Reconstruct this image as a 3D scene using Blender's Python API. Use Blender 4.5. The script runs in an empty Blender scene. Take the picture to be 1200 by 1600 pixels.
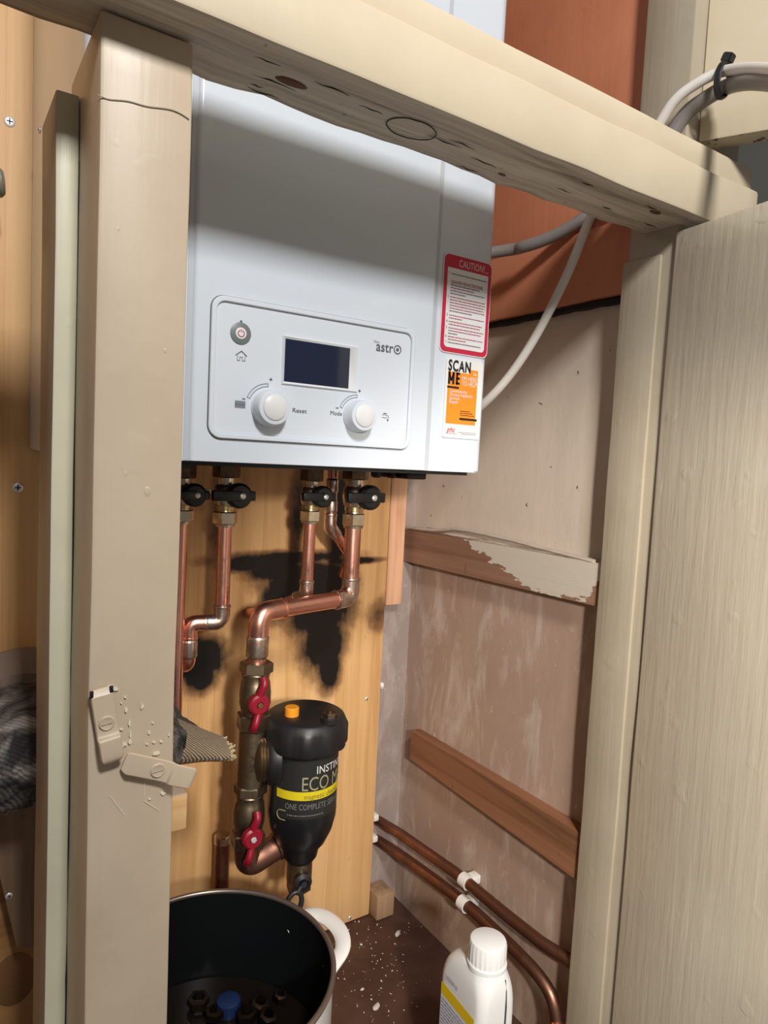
import bpy, bmesh, math, random
from mathutils import Vector, Matrix, noise
random.seed(7)
C = bpy.context.scene.collection
PI = math.pi
H = 0.724            # eye height above the cupboard floor; coordinates below are measured from eye level (z=0)

# ------------------------------------------------------------------ camera
F = 1065.0
def cam_axes(a, b, c):
    ca, sa, cb, sb = math.cos(a), math.sin(a), math.cos(b), math.sin(b)
    fwd = Vector((sa*cb, ca*cb, sb)); right = Vector((ca, -sa, 0)); up = right.cross(fwd)
    r2 = right*math.cos(c) + up*math.sin(c); u2 = -right*math.sin(c) + up*math.cos(c)
    return r2, u2, fwd
CR, CU, CF = cam_axes(math.radians(33.56), math.radians(-4.42), math.radians(2.9))
cam = bpy.data.objects.new('camera', bpy.data.cameras.new('camera')); C.objects.link(cam)
m = Matrix((CR, CU, -CF)).transposed().to_4x4(); m.translation = Vector((0, 0, H)); cam.matrix_world = m
cam.data.sensor_fit = 'VERTICAL'; cam.data.sensor_height = 36; cam.data.lens = F/1600*36
cam.data.clip_start = .01
bpy.context.scene.camera = cam
def at(px, py, **k):
    """point on the real plane X=, Y= or Z= (measured values) seen in direction px,py"""
    d = CF + CR*((px-600)/F) - CU*((py-800)/F)
    ax, v = list(k.items())[0]; i = 'XYZ'.index(ax)
    return d*(v/d[i])

# ------------------------------------------------------------------ world, light, exposure
vs = bpy.context.scene.view_settings
vs.view_transform = 'Standard'; vs.look = 'None'; vs.gamma = 1; vs.use_curve_mapping = False; vs.exposure = 0.0
w = bpy.data.worlds.new('world'); bpy.context.scene.world = w; w.use_nodes = True
w.node_tree.nodes['Background'].inputs[0].default_value = (1.0, .93, .86, 1)
w.node_tree.nodes['Background'].inputs[1].default_value = .12
def area(name, loc, target, sx, sy, power, col):
    L = bpy.data.lights.new(name, 'AREA'); L.shape = 'RECTANGLE'; L.size = sx; L.size_y = sy; L.energy = power; L.color = col
    o = bpy.data.objects.new(name, L); C.objects.link(o); o.location = Vector(loc)+Vector((0, 0, H))
    o.rotation_euler = (Vector(target)-Vector(loc)).to_track_quat('-Z', 'Y').to_euler(); return o
KEY = area('window_light', (.09, -.55, .875), (.32, .6, .0), .17, .17, 17, (1.0, .98, .95))
tl = bpy.data.lights.new('torch', 'SPOT'); tl.energy = 56; tl.color = (1.0, .93, .84); tl.shadow_soft_size = .035; tl.spot_size = math.radians(42); tl.spot_blend = .7
torch = bpy.data.objects.new('torch', tl); C.objects.link(torch); torch.location = (.0, -.5, .15+H)
torch.rotation_euler = (Vector((.76, .85, -.42))-Vector((.0, -.5, .15))).to_track_quat('-Z', 'Y').to_euler()

# ------------------------------------------------------------------ materials
def nn(nt, t, **k):
    n = nt.nodes.new(t)
    for a, b in k.items(): setattr(n, a, b)
    return n
def newmat(name, col=(.8, .8, .8), rough=.5, metal=0, spec=.5, coat=0):
    M = bpy.data.materials.new(name); M.use_nodes = True
    b = M.node_tree.nodes['Principled BSDF']
    b.inputs['Base Color'].default_value = (*col, 1); b.inputs['Roughness'].default_value = rough
    b.inputs['Metallic'].default_value = metal; b.inputs['Specular IOR Level'].default_value = spec
    b.inputs['Coat Weight'].default_value = coat
    return M
def coords(nt, scale=(1, 1, 1), off=(0, 0, 0)):
    tc = nn(nt, 'ShaderNodeTexCoord'); mp = nn(nt, 'ShaderNodeMapping')
    mp.inputs['Scale'].default_value = scale; mp.inputs['Location'].default_value = off
    nt.links.new(tc.outputs['Object'], mp.inputs[0]); return mp.outputs[0]
def noise_n(nt, vec, scale, detail=4, rough=.55, dist=0):
    n = nn(nt, 'ShaderNodeTexNoise'); n.inputs['Scale'].default_value = scale; n.inputs['Detail'].default_value = detail
    n.inputs['Roughness'].default_value = rough; n.inputs['Distortion'].default_value = dist
    nt.links.new(vec, n.inputs['Vector']); return n.outputs['Fac']
def ramp(nt, fac, stops):
    r = nn(nt, 'ShaderNodeValToRGB'); e = r.color_ramp.elements
    while len(e) < len(stops): e.new(.5)
    for el, (p, c) in zip(e, stops):
        el.position = p; el.color = (*c, 1) if isinstance(c, tuple) else (c, c, c, 1)
    nt.links.new(fac, r.inputs[0]); return r.outputs[0]
def mix(nt, fac, a, b):
    x = nn(nt, 'ShaderNodeMix', data_type='RGBA')
    for s, v in ((0, fac), (6, a), (7, b)):
        if isinstance(v, (int, float)): x.inputs[s].default_value = v
        elif isinstance(v, tuple): x.inputs[s].default_value = (*v, 1)
        else: nt.links.new(v, x.inputs[s])
    return x.outputs[2]
def mth(nt, op, a, b=0.0, clamp=False):
    x = nn(nt, 'ShaderNodeMath', operation=op, use_clamp=clamp)
    for s, v in ((0, a), (1, b)):
        if isinstance(v, (int, float)): x.inputs[s].default_value = v
        else: nt.links.new(v, x.inputs[s])
    return x.outputs[0]
def bump(M, h, strength=.3, dist=.002):
    nt = M.node_tree; b = nn(nt, 'ShaderNodeBump'); b.inputs['Strength'].default_value = strength
    b.inputs['Distance'].default_value = dist; nt.links.new(h, b.inputs['Height'])
    nt.links.new(b.outputs[0], nt.nodes['Principled BSDF'].inputs['Normal'])
def setcol(M, c): M.node_tree.links.new(c, M.node_tree.nodes['Principled BSDF'].inputs['Base Color'])
def setrough(M, c): M.node_tree.links.new(c, M.node_tree.nodes['Principled BSDF'].inputs['Roughness'])

def paint(name, c1, c2, rough=.35, bs=.35, chips=None, chip_amt=.72, chip_scale=60, grain=(60, 60, 3)):
    M = newmat(name, c1, rough); nt = M.node_tree
    v = coords(nt); n1 = noise_n(nt, v, 9, 5, .6)
    col = mix(nt, ramp(nt, n1, [(.35, 0.0), (.7, 1.0)]), c1, c2)
    g = noise_n(nt, coords(nt, grain), 1.6, 5, .6)
    dents = noise_n(nt, v, 38, 2, .4)
    d = ramp(nt, dents, [(.66, 0.0), (.74, 1.0)])
    if chips:
        ch = ramp(nt, noise_n(nt, coords(nt, off=(3, 1, 2)), chip_scale, 6, .65), [(chip_amt, 0.0), (chip_amt+.02, 1.0)])
        col = mix(nt, ch, col, chips)
    setcol(M, col)
    bump(M, mth(nt, 'ADD', g, mth(nt, 'MULTIPLY', d, .3)), bs, .0012)
    return M
def wood(name, light, mid, dark, rough=.55, axis='Z', scale=1.0, knots=.0, planks=0):
    M = newmat(name, mid, rough); nt = M.node_tree
    s = {'Z': (38, 38, 1.6), 'X': (1.6, 38, 38), 'Y': (38, 1.6, 38)}[axis]
    v = coords(nt, tuple(k*scale for k in s))
    a = noise_n(nt, v, 1.4, 6, .62, .6)
    b2 = noise_n(nt, coords(nt, tuple(k*scale*.22 for k in s)), 1.5, 3, .5, .8)
    f = mth(nt, 'ADD', mth(nt, 'MULTIPLY', a, .6), mth(nt, 'MULTIPLY', b2, .4))
    col = ramp(nt, f, [(.36, dark), (.48, mid), (.60, light)])
    sp = ramp(nt, noise_n(nt, coords(nt, (130, 130, 26)), 1.0, 3, .5), [(.24, 1.0), (.30, 0.0)])
    col = mix(nt, mth(nt, 'MULTIPLY', sp, .55), col, tuple(x*.3 for x in dark))
    if planks:
        sx = nn(nt, 'ShaderNodeSeparateXYZ'); nt.links.new(coords(nt), sx.inputs[0])
        fr = mth(nt, 'FRACT', mth(nt, 'MULTIPLY', mth(nt, 'ADD', sx.outputs[0], 5.013), 1/planks))
        ln = mth(nt, 'LESS_THAN', fr, .018)
        col = mix(nt, mth(nt, 'MULTIPLY', ln, .4), col, dark)
        idn = mth(nt, 'FLOOR', mth(nt, 'MULTIPLY', mth(nt, 'ADD', sx.outputs[0], 5.013), 1/planks))
        wn = nn(nt, 'ShaderNodeTexWhiteNoise', noise_dimensions='1D'); nt.links.new(idn, wn.inputs['W'])
        col = mix(nt, mth(nt, 'MULTIPLY', wn.outputs[0], .35), col, light)
    setcol(M, col); bump(M, a, .4, .0012)
    M['_c'] = 1
    return M, col
def col_of(M):
    return M.node_tree.nodes['Principled BSDF'].inputs['Base Color'].links[0].from_socket

cream = paint('cream_paint', (.72, .62, .455), (.66, .555, .40), .4, .22)
cream_post = paint('cream_post_paint', (.63, .515, .385), (.54, .435, .32), .42, .28)
grey_cream = paint('grey_cream_paint', (.44, .385, .305), (.36, .31, .25), .4, .7, (.16, .13, .11), .74, 50)
trim_paint = paint('pale_green_cream_paint', (.66, .63, .47), (.58, .56, .42), .35, .5, (.30, .27, .25), .72, 30)
trim_side_paint = paint('worn_shaded_trim_paint', (.34, .28, .225), (.26, .21, .175), .45, .8, (.6, .55, .45), .74, 55)  # darker trim paint: shade of the strip's left side put into the colour
door_paint = paint('door_gloss_paint', (.70, .635, .505), (.64, .58, .455), .22, .5, None, grain=(70, 70, 5))
post_r_paint = paint('right_post_paint', (.46, .40, .30), (.40, .34, .25), .38, .5, (.2, .17, .13), .77, 45)
blue_paint = paint('pale_blue_wall_paint', (.66, .72, .70), (.60, .66, .65), .4, .3)
terra = paint('terracotta_paint', (.62, .24, .13), (.54, .20, .105), .42, .35, (.30, .10, .06), .77, 60)
dark_gap = newmat('dark_gap', (.02, .017, .015), .9)

pine, _ = wood('pine_board', (.82, .51, .235), (.70, .40, .16), (.46, .22, .075), .5, 'Z', 1, planks=.062)
pine_pink, _ = wood('pinkish_pine', (.86, .52, .32), (.76, .42, .25), (.6, .3, .17), .5, 'Z', 1.3)
pine_end, _ = wood('pine_end', (.78, .52, .27), (.66, .4, .18), (.45, .24, .1), .6, 'X', .5)
batten_w, _ = wood('brown_batten_wood', (.31, .175, .115), (.23, .12, .075), (.12, .06, .038), .55, 'Y', 1)
batten2_w, _ = wood('orange_batten_wood', (.32, .15, .075), (.24, .105, .05), (.13, .055, .028), .5, 'Y', 1)
raw, _ = wood('weathered_raw_timber', (.66, .60, .50), (.50, .44, .36), (.20, .165, .13), .85, 'X', 2.2)
dark_timber, _ = wood('dark_brown_timber', (.16, .105, .08), (.12, .075, .055), (.05, .03, .022), .7, 'X', 1)
old_ply, _ = wood('old_brown_panel', (.24, .16, .10), (.19, .12, .075), (.10, .06, .035), .6, 'Z', .6)
# white paint dragged over the upper batten
def smear(M, white):
    """brushed white paint: bottom edge of the paint follows a curve along the batten (y, z relative to its base)"""
    nt = M.node_tree; c = col_of(M); sx = nn(nt, 'ShaderNodeSeparateXYZ'); nt.links.new(coords(nt), sx.inputs[0])
    n = noise_n(nt, coords(nt, (60, 60, 220)), 1, 5, .6); n2 = noise_n(nt, coords(nt), 45, 4, .6)
    fc = nn(nt, 'ShaderNodeFloatCurve'); cv = fc.mapping.curves[0]
    # x = (y+.20)/.27 ; value = edge height (z+.05)/.1
    P = [(0.0, .62), (.06, .55), (.14, .30), (.26, .27), (.42, .27), (.55, .38), (.70, .52), (.86, .68), (1.0, .82)]
    cv.points[0].location = P[0]; cv.points[1].location = P[-1]
    for p in P[1:-1]: cv.points.new(*p)
    fc.mapping.update()
    nt.links.new(mth(nt, 'MULTIPLY', mth(nt, 'ADD', sx.outputs[1], .20), 1/.27, True), fc.inputs['Value'])
    a = mth(nt, 'MULTIPLY', mth(nt, 'ADD', sx.outputs[2], .05), 10)
    a = mth(nt, 'ADD', a, mth(nt, 'MULTIPLY', mth(nt, 'SUBTRACT', n, .5), .35))
    a = mth(nt, 'ADD', a, mth(nt, 'MULTIPLY', mth(nt, 'SUBTRACT', n2, .5), .25))
    setcol(M, mix(nt, mth(nt, 'GREATER_THAN', a, fc.outputs[0]), c, white))

# char marks on the backing board (soot burnt in by a torch), plus painted shade behind pipes
def scorch(M, marks, origin):
    nt = M.node_tree; c = col_of(M); sx = nn(nt, 'ShaderNodeSeparateXYZ'); nt.links.new(coords(nt), sx.inputs[0])
    n = noise_n(nt, coords(nt, (1, 1, .8)), 34, 5, .6); nf = noise_n(nt, coords(nt, (1, 1, .35)), 150, 4, .6)
    tot = None
    for (cx, cz, rx, rz, st) in marks:
        dx = mth(nt, 'MULTIPLY', mth(nt, 'SUBTRACT', sx.outputs[0], cx-origin[0]), 1/rx)
        dz = mth(nt, 'MULTIPLY', mth(nt, 'SUBTRACT', sx.outputs[2], cz-origin[2]), 1/rz)
        d = mth(nt, 'ADD', mth(nt, 'MULTIPLY', dx, dx), mth(nt, 'MULTIPLY', dz, dz))
        k = mth(nt, 'MULTIPLY', mth(nt, 'SUBTRACT', 1.5, mth(nt, 'POWER', d, .75)), st)
        tot = k if tot is None else mth(nt, 'MAXIMUM', tot, k)
    tot = mth(nt, 'ADD', tot, mth(nt, 'MULTIPLY', mth(nt, 'SUBTRACT', n, .5), 1.3))
    tot = mth(nt, 'ADD', tot, mth(nt, 'MULTIPLY', mth(nt, 'SUBTRACT', nf, .5), .45))
    k1 = ramp(nt, tot, [(.0, 0.0), (.85, 1.0)])
    k2 = ramp(nt, mth(nt, 'ADD', tot, .35), [(.0, 0.0), (.5, 1.0)])
    c = mix(nt, mth(nt, 'MULTIPLY', k2, .55), c, (.30, .13, .045))
    setcol(M, mix(nt, k1, c, (.007, .0055, .005)))

def plaster(name, c1, c2, c3, split=None):
    M = newmat(name, c1, .6); nt = M.node_tree; v = coords(nt)
    a = noise_n(nt, coords(nt, (1, 1, .55)), 9, 6, .62, .5); b = noise_n(nt, coords(nt, (1, 1, .3), (4, 2, 1)), 26, 6, .7, .6)
    col = mix(nt, ramp(nt, a, [(.35, 0.0), (.68, 1.0)]), c1, c2)
    col = mix(nt, mth(nt, 'MULTIPLY', ramp(nt, b, [(.50, 0.0), (.66, 1.0)]), .7), col, c3)
    sp = ramp(nt, noise_n(nt, coords(nt, (1, 1, .6)), 130, 2, .5), [(.735, 0.0), (.76, 1.0)])
    col = mix(nt, sp, col, (.62, .55, .48))
    if split:
        z, cc1, cc2, amp = split
        sx = nn(nt, 'ShaderNodeSeparateXYZ'); nt.links.new(v, sx.inputs[0])
        e = mth(nt, 'ADD', sx.outputs[2], mth(nt, 'MULTIPLY', mth(nt, 'SUBTRACT', noise_n(nt, v, 11, 4), .5), amp))
        k = mth(nt, 'GREATER_THAN', e, z)
        ds = ramp(nt, noise_n(nt, v, 70, 2, .5), [(.24, 1.0), (.27, 0.0)])
        up = mix(nt, ramp(nt, a, [(.35, 0.0), (.65, 1.0)]), cc1, cc2)
        up = mix(nt, ds, up, (.18, .10, .06))
        col = mix(nt, k, col, up)
    setcol(M, col); bump(M, mth(nt, 'ADD', a, mth(nt, 'MULTIPLY', b, .4)), .35, .003)
    return M
wall_r = plaster('brown_plaster_beige_above', (.40, .275, .21), (.48, .345, .27), (.64, .54, .47), (-.105, (.68, .575, .475), (.61, .52, .43), .03))
wall_b = plaster('grey_brown_plaster', (.30, .235, .21), (.37, .29, .26), (.48, .41, .37))
floor_m = newmat('dark_red_brown_floor', (.10, .05, .035), .45); _n = floor_m.node_tree
setcol(floor_m, mix(_n, ramp(_n, noise_n(_n, coords(_n), 14, 5, .6), [(.35, 0.0), (.7, 1.0)]), (.055, .024, .017), (.10, .05, .035)))
bump(floor_m, noise_n(_n, coords(_n), 60, 4), .3, .002)

enamel = newmat('boiler_white_enamel', (.66, .72, .80), .17, 0, .5, .3)
plastic_w = newmat('white_plastic', (.68, .735, .81), .32)
plastic_seam = newmat('panel_seam_shadow_gap', (.05, .055, .06), .6)
grey_ink = newmat('grey_ink', (.10, .115, .125), .5)
light_ink = newmat('light_grey_ink', (.34, .36, .39), .5)
red_ink = newmat('red_ink', (.55, .02, .06), .4)
label_white = newmat('label_white', (.76, .77, .78), .4)
orange_ink = newmat('orange_ink', (.93, .27, .02), .4)
black_ink = newmat('black_ink', (.012, .012, .013), .45)
screen = newmat('display_glass', (.012, .018, .045), .06, 0, .6, .5)
black_pl = newmat('black_plastic', (.012, .012, .013), .42)
black_gloss = newmat('black_gloss_plastic', (.009, .009, .010), .3)
label_black = newmat('black_label', (.020, .020, .019), .38)
yellow_ink = newmat('yellow_ink', (.62, .50, .01), .45)
olive_ink = newmat('pale_olive_ink', (.30, .29, .16), .5)
silver_ink = newmat('silver_ink', (.55, .55, .52), .4)
dim_ink = newmat('dim_grey_ink', (.16, .16, .15), .5)
orange_pl = newmat('orange_plastic', (.80, .30, .02), .4)
red_pl = newmat('red_handle', (.25, .005, .02), .4)
def metal(name, c1, c2, rough, sc=40, bs=.15):
    M = newmat(name, c1, rough, 1.0); nt = M.node_tree
    a = noise_n(nt, coords(nt), sc, 5, .65, .4)
    setcol(M, mix(nt, ramp(nt, a, [(.38, 0.0), (.66, 1.0)]), c1, c2))
    setrough(M, ramp(nt, a, [(.3, rough*.8), (.7, min(1, rough*1.5))])); bump(M, a, bs, .0006); return M
copper = metal('copper', (.93, .50, .40), (.84, .40, .30), .27)
copper_dull = metal('tarnished_copper', (.30, .15, .10), (.20, .10, .07), .42)
solder = metal('soldered_joint', (.72, .62, .55), (.42, .27, .21), .3, 90, .5)
brass = metal('brass', (.62, .47, .25), (.42, .30, .16), .28, 60)
brass_dull = metal('dull_brass', (.30, .24, .16), (.20, .15, .10), .38, 50, .3)
brass_dark = metal('dark_brass', (.24, .17, .11), (.15, .10, .065), .4, 50, .3)
nickel = metal('nickel_plated_brass', (.78, .69, .55), (.60, .50, .38), .26, 60)
steel = newmat('screw_steel', (.82, .82, .80), .42, .6)
cross_dark = newmat('screw_cross', (.05, .05, .05), .6)
pot_white = newmat('white_pot_enamel', (.78, .76, .73), .2)
pot_dark = newmat('dark_pot_interior', (.006, .007, .008), .35, 0, .3)
pot_rim = newmat('pot_rim_steel', (.30, .25, .21), .35, .8)
bottle_w = newmat('white_hdpe', (.80, .80, .79), .35); bottle_w.node_tree.nodes['Principled BSDF'].inputs['Subsurface Weight'].default_value = .05
label_yel = newmat('yellow_label_print', (.78, .55, .01), .4)
label_txt = newmat('blue_grey_print', (.25, .24, .42), .5)
cable_w = newmat('white_cable', (.70, .66, .61), .4)
cable_g = newmat('grey_cable', (.22, .20, .185), .4)
clip_w = newmat('white_clip', (.82, .80, .76), .4)
blue_pl = newmat('blue_plastic', (.012, .03, .10), .35)
rag_m = newmat('dirty_cloth', (.2, .19, .18), .9); _n = rag_m.node_tree
_v = coords(_n); _a = noise_n(_n, _v, 26, 5, .6, .8)
_wv = nn(_n, 'ShaderNodeTexWave', wave_type='BANDS', bands_direction='DIAGONAL'); _wv.inputs['Scale'].default_value = 120; _wv.inputs['Distortion'].default_value = 3
_n.links.new(_v, _wv.inputs[0])
setcol(rag_m, mix(_n, mth(_n, 'MULTIPLY', _wv.outputs[1], .35), ramp(_n, _a, [(.40, (.02, .02, .022)), (.52, (.14, .125, .115)), (.64, (.34, .32, .30))]), (.03, .025, .02)))
bump(rag_m, _wv.outputs[1], .5, .0015)
cuff_m = newmat('ribbed_beige_cloth', (.42, .32, .2), .9); _n = cuff_m.node_tree; _v = coords(_n)
_wv = nn(_n, 'ShaderNodeTexWave', wave_type='BANDS', bands_direction='DIAGONAL'); _wv.inputs['Scale'].default_value = 150; _wv.inputs['Distortion'].default_value = 2
_n.links.new(_v, _wv.inputs[0])
setcol(cuff_m, mix(_n, _wv.outputs[1], (.12, .08, .05), (.50, .40, .27))); bump(cuff_m, _wv.outputs[1], .8, .002)
paper_m = newmat('brown_grey_paper', (.26, .19, .15), .8)

# ------------------------------------------------------------------ mesh helpers
def obj(name, bm, mat, parent=None, origin=None, smooth=True, mats=None):
    """bm holds eye-level coordinates; origin is the thing's base for a top-level mesh"""
    if parent is not None:
        p = parent
        while p.parent: p = p.parent
        o0 = Vector(p['_o'])
    else:
        o0 = Vector(origin) if origin is not None else base_of(bm)
    bmesh.ops.recalc_face_normals(bm, faces=bm.faces)
    bmesh.ops.translate(bm, vec=-o0, verts=bm.verts)
    me = bpy.data.meshes.new(name); bm.to_mesh(me); bm.free()
    if smooth:
        for p_ in me.polygons: p_.use_smooth = True
        me.set_sharp_from_angle(angle=math.radians(38))
    for x in (mats or [mat]): me.materials.append(x)
    o = bpy.data.objects.new(name, me); C.objects.link(o)
    if parent is not None: o.parent = parent
    else:
        o['_o'] = list(o0); o.location = o0 + Vector((0, 0, H)); roots.append(o)
    return o
roots = []
def base_of(bm):
    xs = [v.co.x for v in bm.verts]; ys = [v.co.y for v in bm.verts]; zs = [v.co.z for v in bm.verts]
    return Vector(((min(xs)+max(xs))/2, (min(ys)+max(ys))/2, min(zs)))
def thing(name, loc, label, cat, group=None):
    o = bpy.data.objects.new(name, None); o.empty_display_size = .02; C.objects.link(o)
    o['_o'] = list(loc); o.location = Vector(loc)+Vector((0, 0, H)); roots.append(o)
    return tag(o, label, cat, group)
def tag(o, label, cat, group=None, kind=None):
    o['label'] = label; o['category'] = cat
    if group: o['group'] = group
    if kind: o['kind'] = kind
    return o
def struct(name, bm, mat, origin=None, label=None, **k):
    o = obj(name, bm, mat, None, origin, **k); o['kind'] = 'structure'
    if label: o['label'] = label
    return o
def B(): return bmesh.new()
def box(bm, x0, x1, y0, y1, z0, z1, bev=0, seg=2, mi=0):
    t = bmesh.new(); bmesh.ops.create_cube(t, size=1)
    for v in t.verts: v.co = Vector(((x0+x1)/2+v.co.x*(x1-x0), (y0+y1)/2+v.co.y*(y1-y0), (z0+z1)/2+v.co.z*(z1-z0)))
    if bev: bmesh.ops.bevel(t, geom=t.edges[:], offset=bev, segments=seg, affect='EDGES', profile=.5)
    merge(bm, t, mi)
def merge(bm, t, mi=0, M=None):
    if M is not None: bmesh.ops.transform(t, matrix=M, verts=t.verts)
    for f in t.faces: f.material_index = mi if mi else f.material_index
    me = bpy.data.meshes.new('tmp'); t.to_mesh(me); t.free(); bm.from_mesh(me); bpy.data.meshes.remove(me)
def rough_box(bm, x0, x1, y0, y1, z0, z1, step, amp, ns=12, bev=.002, bottom_mi=None, seed=0, back_amp=0):
    """box with hand-cut, slightly wavy edges"""
    t = bmesh.new(); bmesh.ops.create_cube(t, size=1)
    for v in t.verts: v.co = Vector(((x0+x1)/2+v.co.x*(x1-x0), (y0+y1)/2+v.co.y*(y1-y0), (z0+z1)/2+v.co.z*(z1-z0)))
    if bev: bmesh.ops.bevel(t, geom=t.edges[:], offset=bev, segments=2, affect='EDGES', profile=.5)
    ax = max(((x1-x0, 0), (y1-y0, 1), (z1-z0, 2)))[1]; lo = (x0, y0, z0)[ax]; hi = (x1, y1, z1)[ax]
    k = int((hi-lo)/step)
    for i in range(1, k):
        c = lo+(hi-lo)*i/k; p = [0, 0, 0]; p[ax] = c; n = [0, 0, 0]; n[ax] = 1
        bmesh.ops.bisect_plane(t, geom=t.verts[:]+t.edges[:]+t.faces[:], plane_co=p, plane_no=n)
    for v in t.verts:
        q = v.co*ns + Vector((seed, seed*1.7, 0)); d = noise.noise_vector(q)*amp; d[ax] = 0
        if back_amp and v.co.y > (y0+y1)/2 and v.co.z < (z0+z1)/2:
            d.z += noise.noise(Vector((v.co.x*28, 0, seed)))*back_amp; d.y += noise.noise(Vector((v.co.x*19, 5, seed)))*back_amp
        v.co += d
    if bottom_mi is not None:
        t.normal_update()
        for f in t.faces:
            if f.normal.z < -.6: f.material_index = bottom_mi
    merge(bm, t)
def lathe(bm, prof, c, axis=(0, 0, 1), seg=32, cap=True):
    a = Vector(axis).normalized(); u = a.orthogonal().normalized(); v = a.cross(u); c = Vector(c); rings = []
    for r, z in prof:
        if r <= 1e-7: rings.append([bm.verts.new(c+a*z)])
        else: rings.append([bm.verts.new(c+a*z+(u*math.cos(2*PI*i/seg)+v*math.sin(2*PI*i/seg))*r) for i in range(seg)])
    for A, Bq in zip(rings, rings[1:]):
        for i in range(seg):
            j = (i+1) % seg
            if len(A) == 1 and len(Bq) == 1: continue
            if len(A) == 1: bm.faces.new((A[0], Bq[i], Bq[j]))
            elif len(Bq) == 1: bm.faces.new((A[i], A[j], Bq[0]))
            else: bm.faces.new((A[i], A[j], Bq[j], Bq[i]))
    if cap:
        if len(rings[0]) > 1: bm.faces.new(rings[0][::-1])
        if len(rings[-1]) > 1: bm.faces.new(rings[-1])
def cyl(bm, p, q, r, seg=24, r2=None, bev=0):
    p = Vector(p); q = Vector(q); L = (q-p).length; r2 = r if r2 is None else r2
    pr = [(r, 0), (r2, L)] if not bev else [(r-bev, 0), (r, bev), (r2, L-bev), (r2-bev, L)]
    lathe(bm, pr, p, q-p, seg)
def hexnut(bm, p, q, r, rot=0):
    p = Vector(p); q = Vector(q); a = (q-p).normalized(); L = (q-p).length; t = bmesh.new()
    lathe(t, [(r*.9, 0), (r, r*.08), (r, L-r*.08), (r*.9, L)], (0, 0, 0), (0, 0, 1), 6)
    M = Matrix.Translation(p) @ a.to_track_quat('Z', 'Y').to_matrix().to_4x4() @ Matrix.Rotation(rot, 4, 'Z')
    for f in t.faces: f.smooth = False
    merge(bm, t, 0, M)
def fillet(pts, rad, n=8):
    pts = [Vector(p) for p in pts]; out = [pts[0]]
    for a, b, c in zip(pts, pts[1:], pts[2:]):
        r = rad if not isinstance(rad, dict) else rad.get(tuple(b), .02)
        u = (a-b).normalized(); v = (c-b).normalized(); ang = u.angle(v)
        d = min(r/math.tan(ang/2), (a-b).length*.49, (c-b).length*.49)
        s = b+u*d; e = b+v*d
        for i in range(n+1):
            t = i/n; out.append(s.lerp(b, t).lerp(b.lerp(e, t), t))
    out.append(pts[-1]); return out
def smooth_curve(pts, n=8):
    pts = [Vector(p) for p in pts]; P = [pts[0]*2-pts[1]]+pts+[pts[-1]*2-pts[-2]]; out = []
    for a, b, c, d in zip(P, P[1:], P[2:], P[3:]):
        for i in range(n):
            t = i/n; out.append(.5*((2*b)+(c-a)*t+(2*a-5*b+4*c-d)*t*t+(3*b-a-3*c+d)*t**3))
    out.append(pts[-1]); return out
def sweep(bm, pts, r, seg=16, squash=1.0, sq_axis=None, cap=True):
    pts = [Vector(p) for p in pts]; n = len(pts); rr = r if callable(r) else (lambda t: r)
    T = [(pts[min(i+1, n-1)]-pts[max(i-1, 0)]).normalized() for i in range(n)]
    u = (Vector(sq_axis) if sq_axis else T[0].orthogonal()); rings = []
    for i in range(n):
        u = (u-T[i]*u.dot(T[i])).normalized(); v = T[i].cross(u); R = rr(i/(n-1))
        rings.append([bm.verts.new(pts[i]+(u*math.cos(2*PI*k/seg)*squash+v*math.sin(2*PI*k/seg))*R) for k in range(seg)])
    for A, Bq in zip(rings, rings[1:]):
        for i in range(seg): bm.faces.new((A[i], A[(i+1) % seg], Bq[(i+1) % seg], Bq[i]))
    if cap: bm.faces.new(rings[0][::-1]); bm.faces.new(rings[-1])
def rrect(x0, x1, z0, z1, r, n=6):
    out = []
    for cx, cz, a0 in ((x1-r, z1-r, 0), (x0+r, z1-r, 90), (x0+r, z0+r, 180), (x1-r, z0+r, 270)):
        for i in range(n+1):
            a = math.radians(a0+90*i/n); out.append((cx+r*math.cos(a), cz+r*math.sin(a)))
    return out
def arc(cx, cz, r, a0, a1, n=16):
    return [(cx+r*math.cos(math.radians(a0+(a1-a0)*i/n)), cz+r*math.sin(math.radians(a0+(a1-a0)*i/n))) for i in range(n+1)]
def plate(bm, poly, yf, yb, mi=0):
    """outline in X,Z, extruded from front yf to back yb"""
    f = [bm.verts.new((x, yf, z)) for x, z in poly]; b = [bm.verts.new((x, yb, z)) for x, z in poly]; n = len(poly)
    fs = [bm.faces.new(f), bm.faces.new(b[::-1])]+[bm.faces.new((f[i], b[i], b[(i+1) % n], f[(i+1) % n])) for i in range(n)]
    for q in fs: q.material_index = mi
def ringplate(bm, outer, inner, yf, yb):
    n = len(outer); L = [[bm.verts.new((x, y, z)) for x, z in P] for P, y in ((outer, yf), (inner, yf), (inner, yb), (outer, yb))]
    for A, Bq in ((0, 1), (1, 2), (2, 3), (3, 0)):
        for i in range(n): bm.faces.new((L[A][i], L[A][(i+1) % n], L[Bq][(i+1) % n], L[Bq][i]))
def stroke(bm, pts, w, yf, yb=None):
    for (a, b) in zip(pts, pts[1:]):
        a = Vector(a); b = Vector(b); d = (b-a)
        if d.length < 1e-7: continue
        d.normalize(); n = Vector((-d.y, d.x))*w/2; e = d*w*.3
        plate(bm, [tuple(a-e+n), tuple(a-e-n), tuple(b+e-n), tuple(b+e+n)], yf, yb if yb is not None else yf+.0002)
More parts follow.
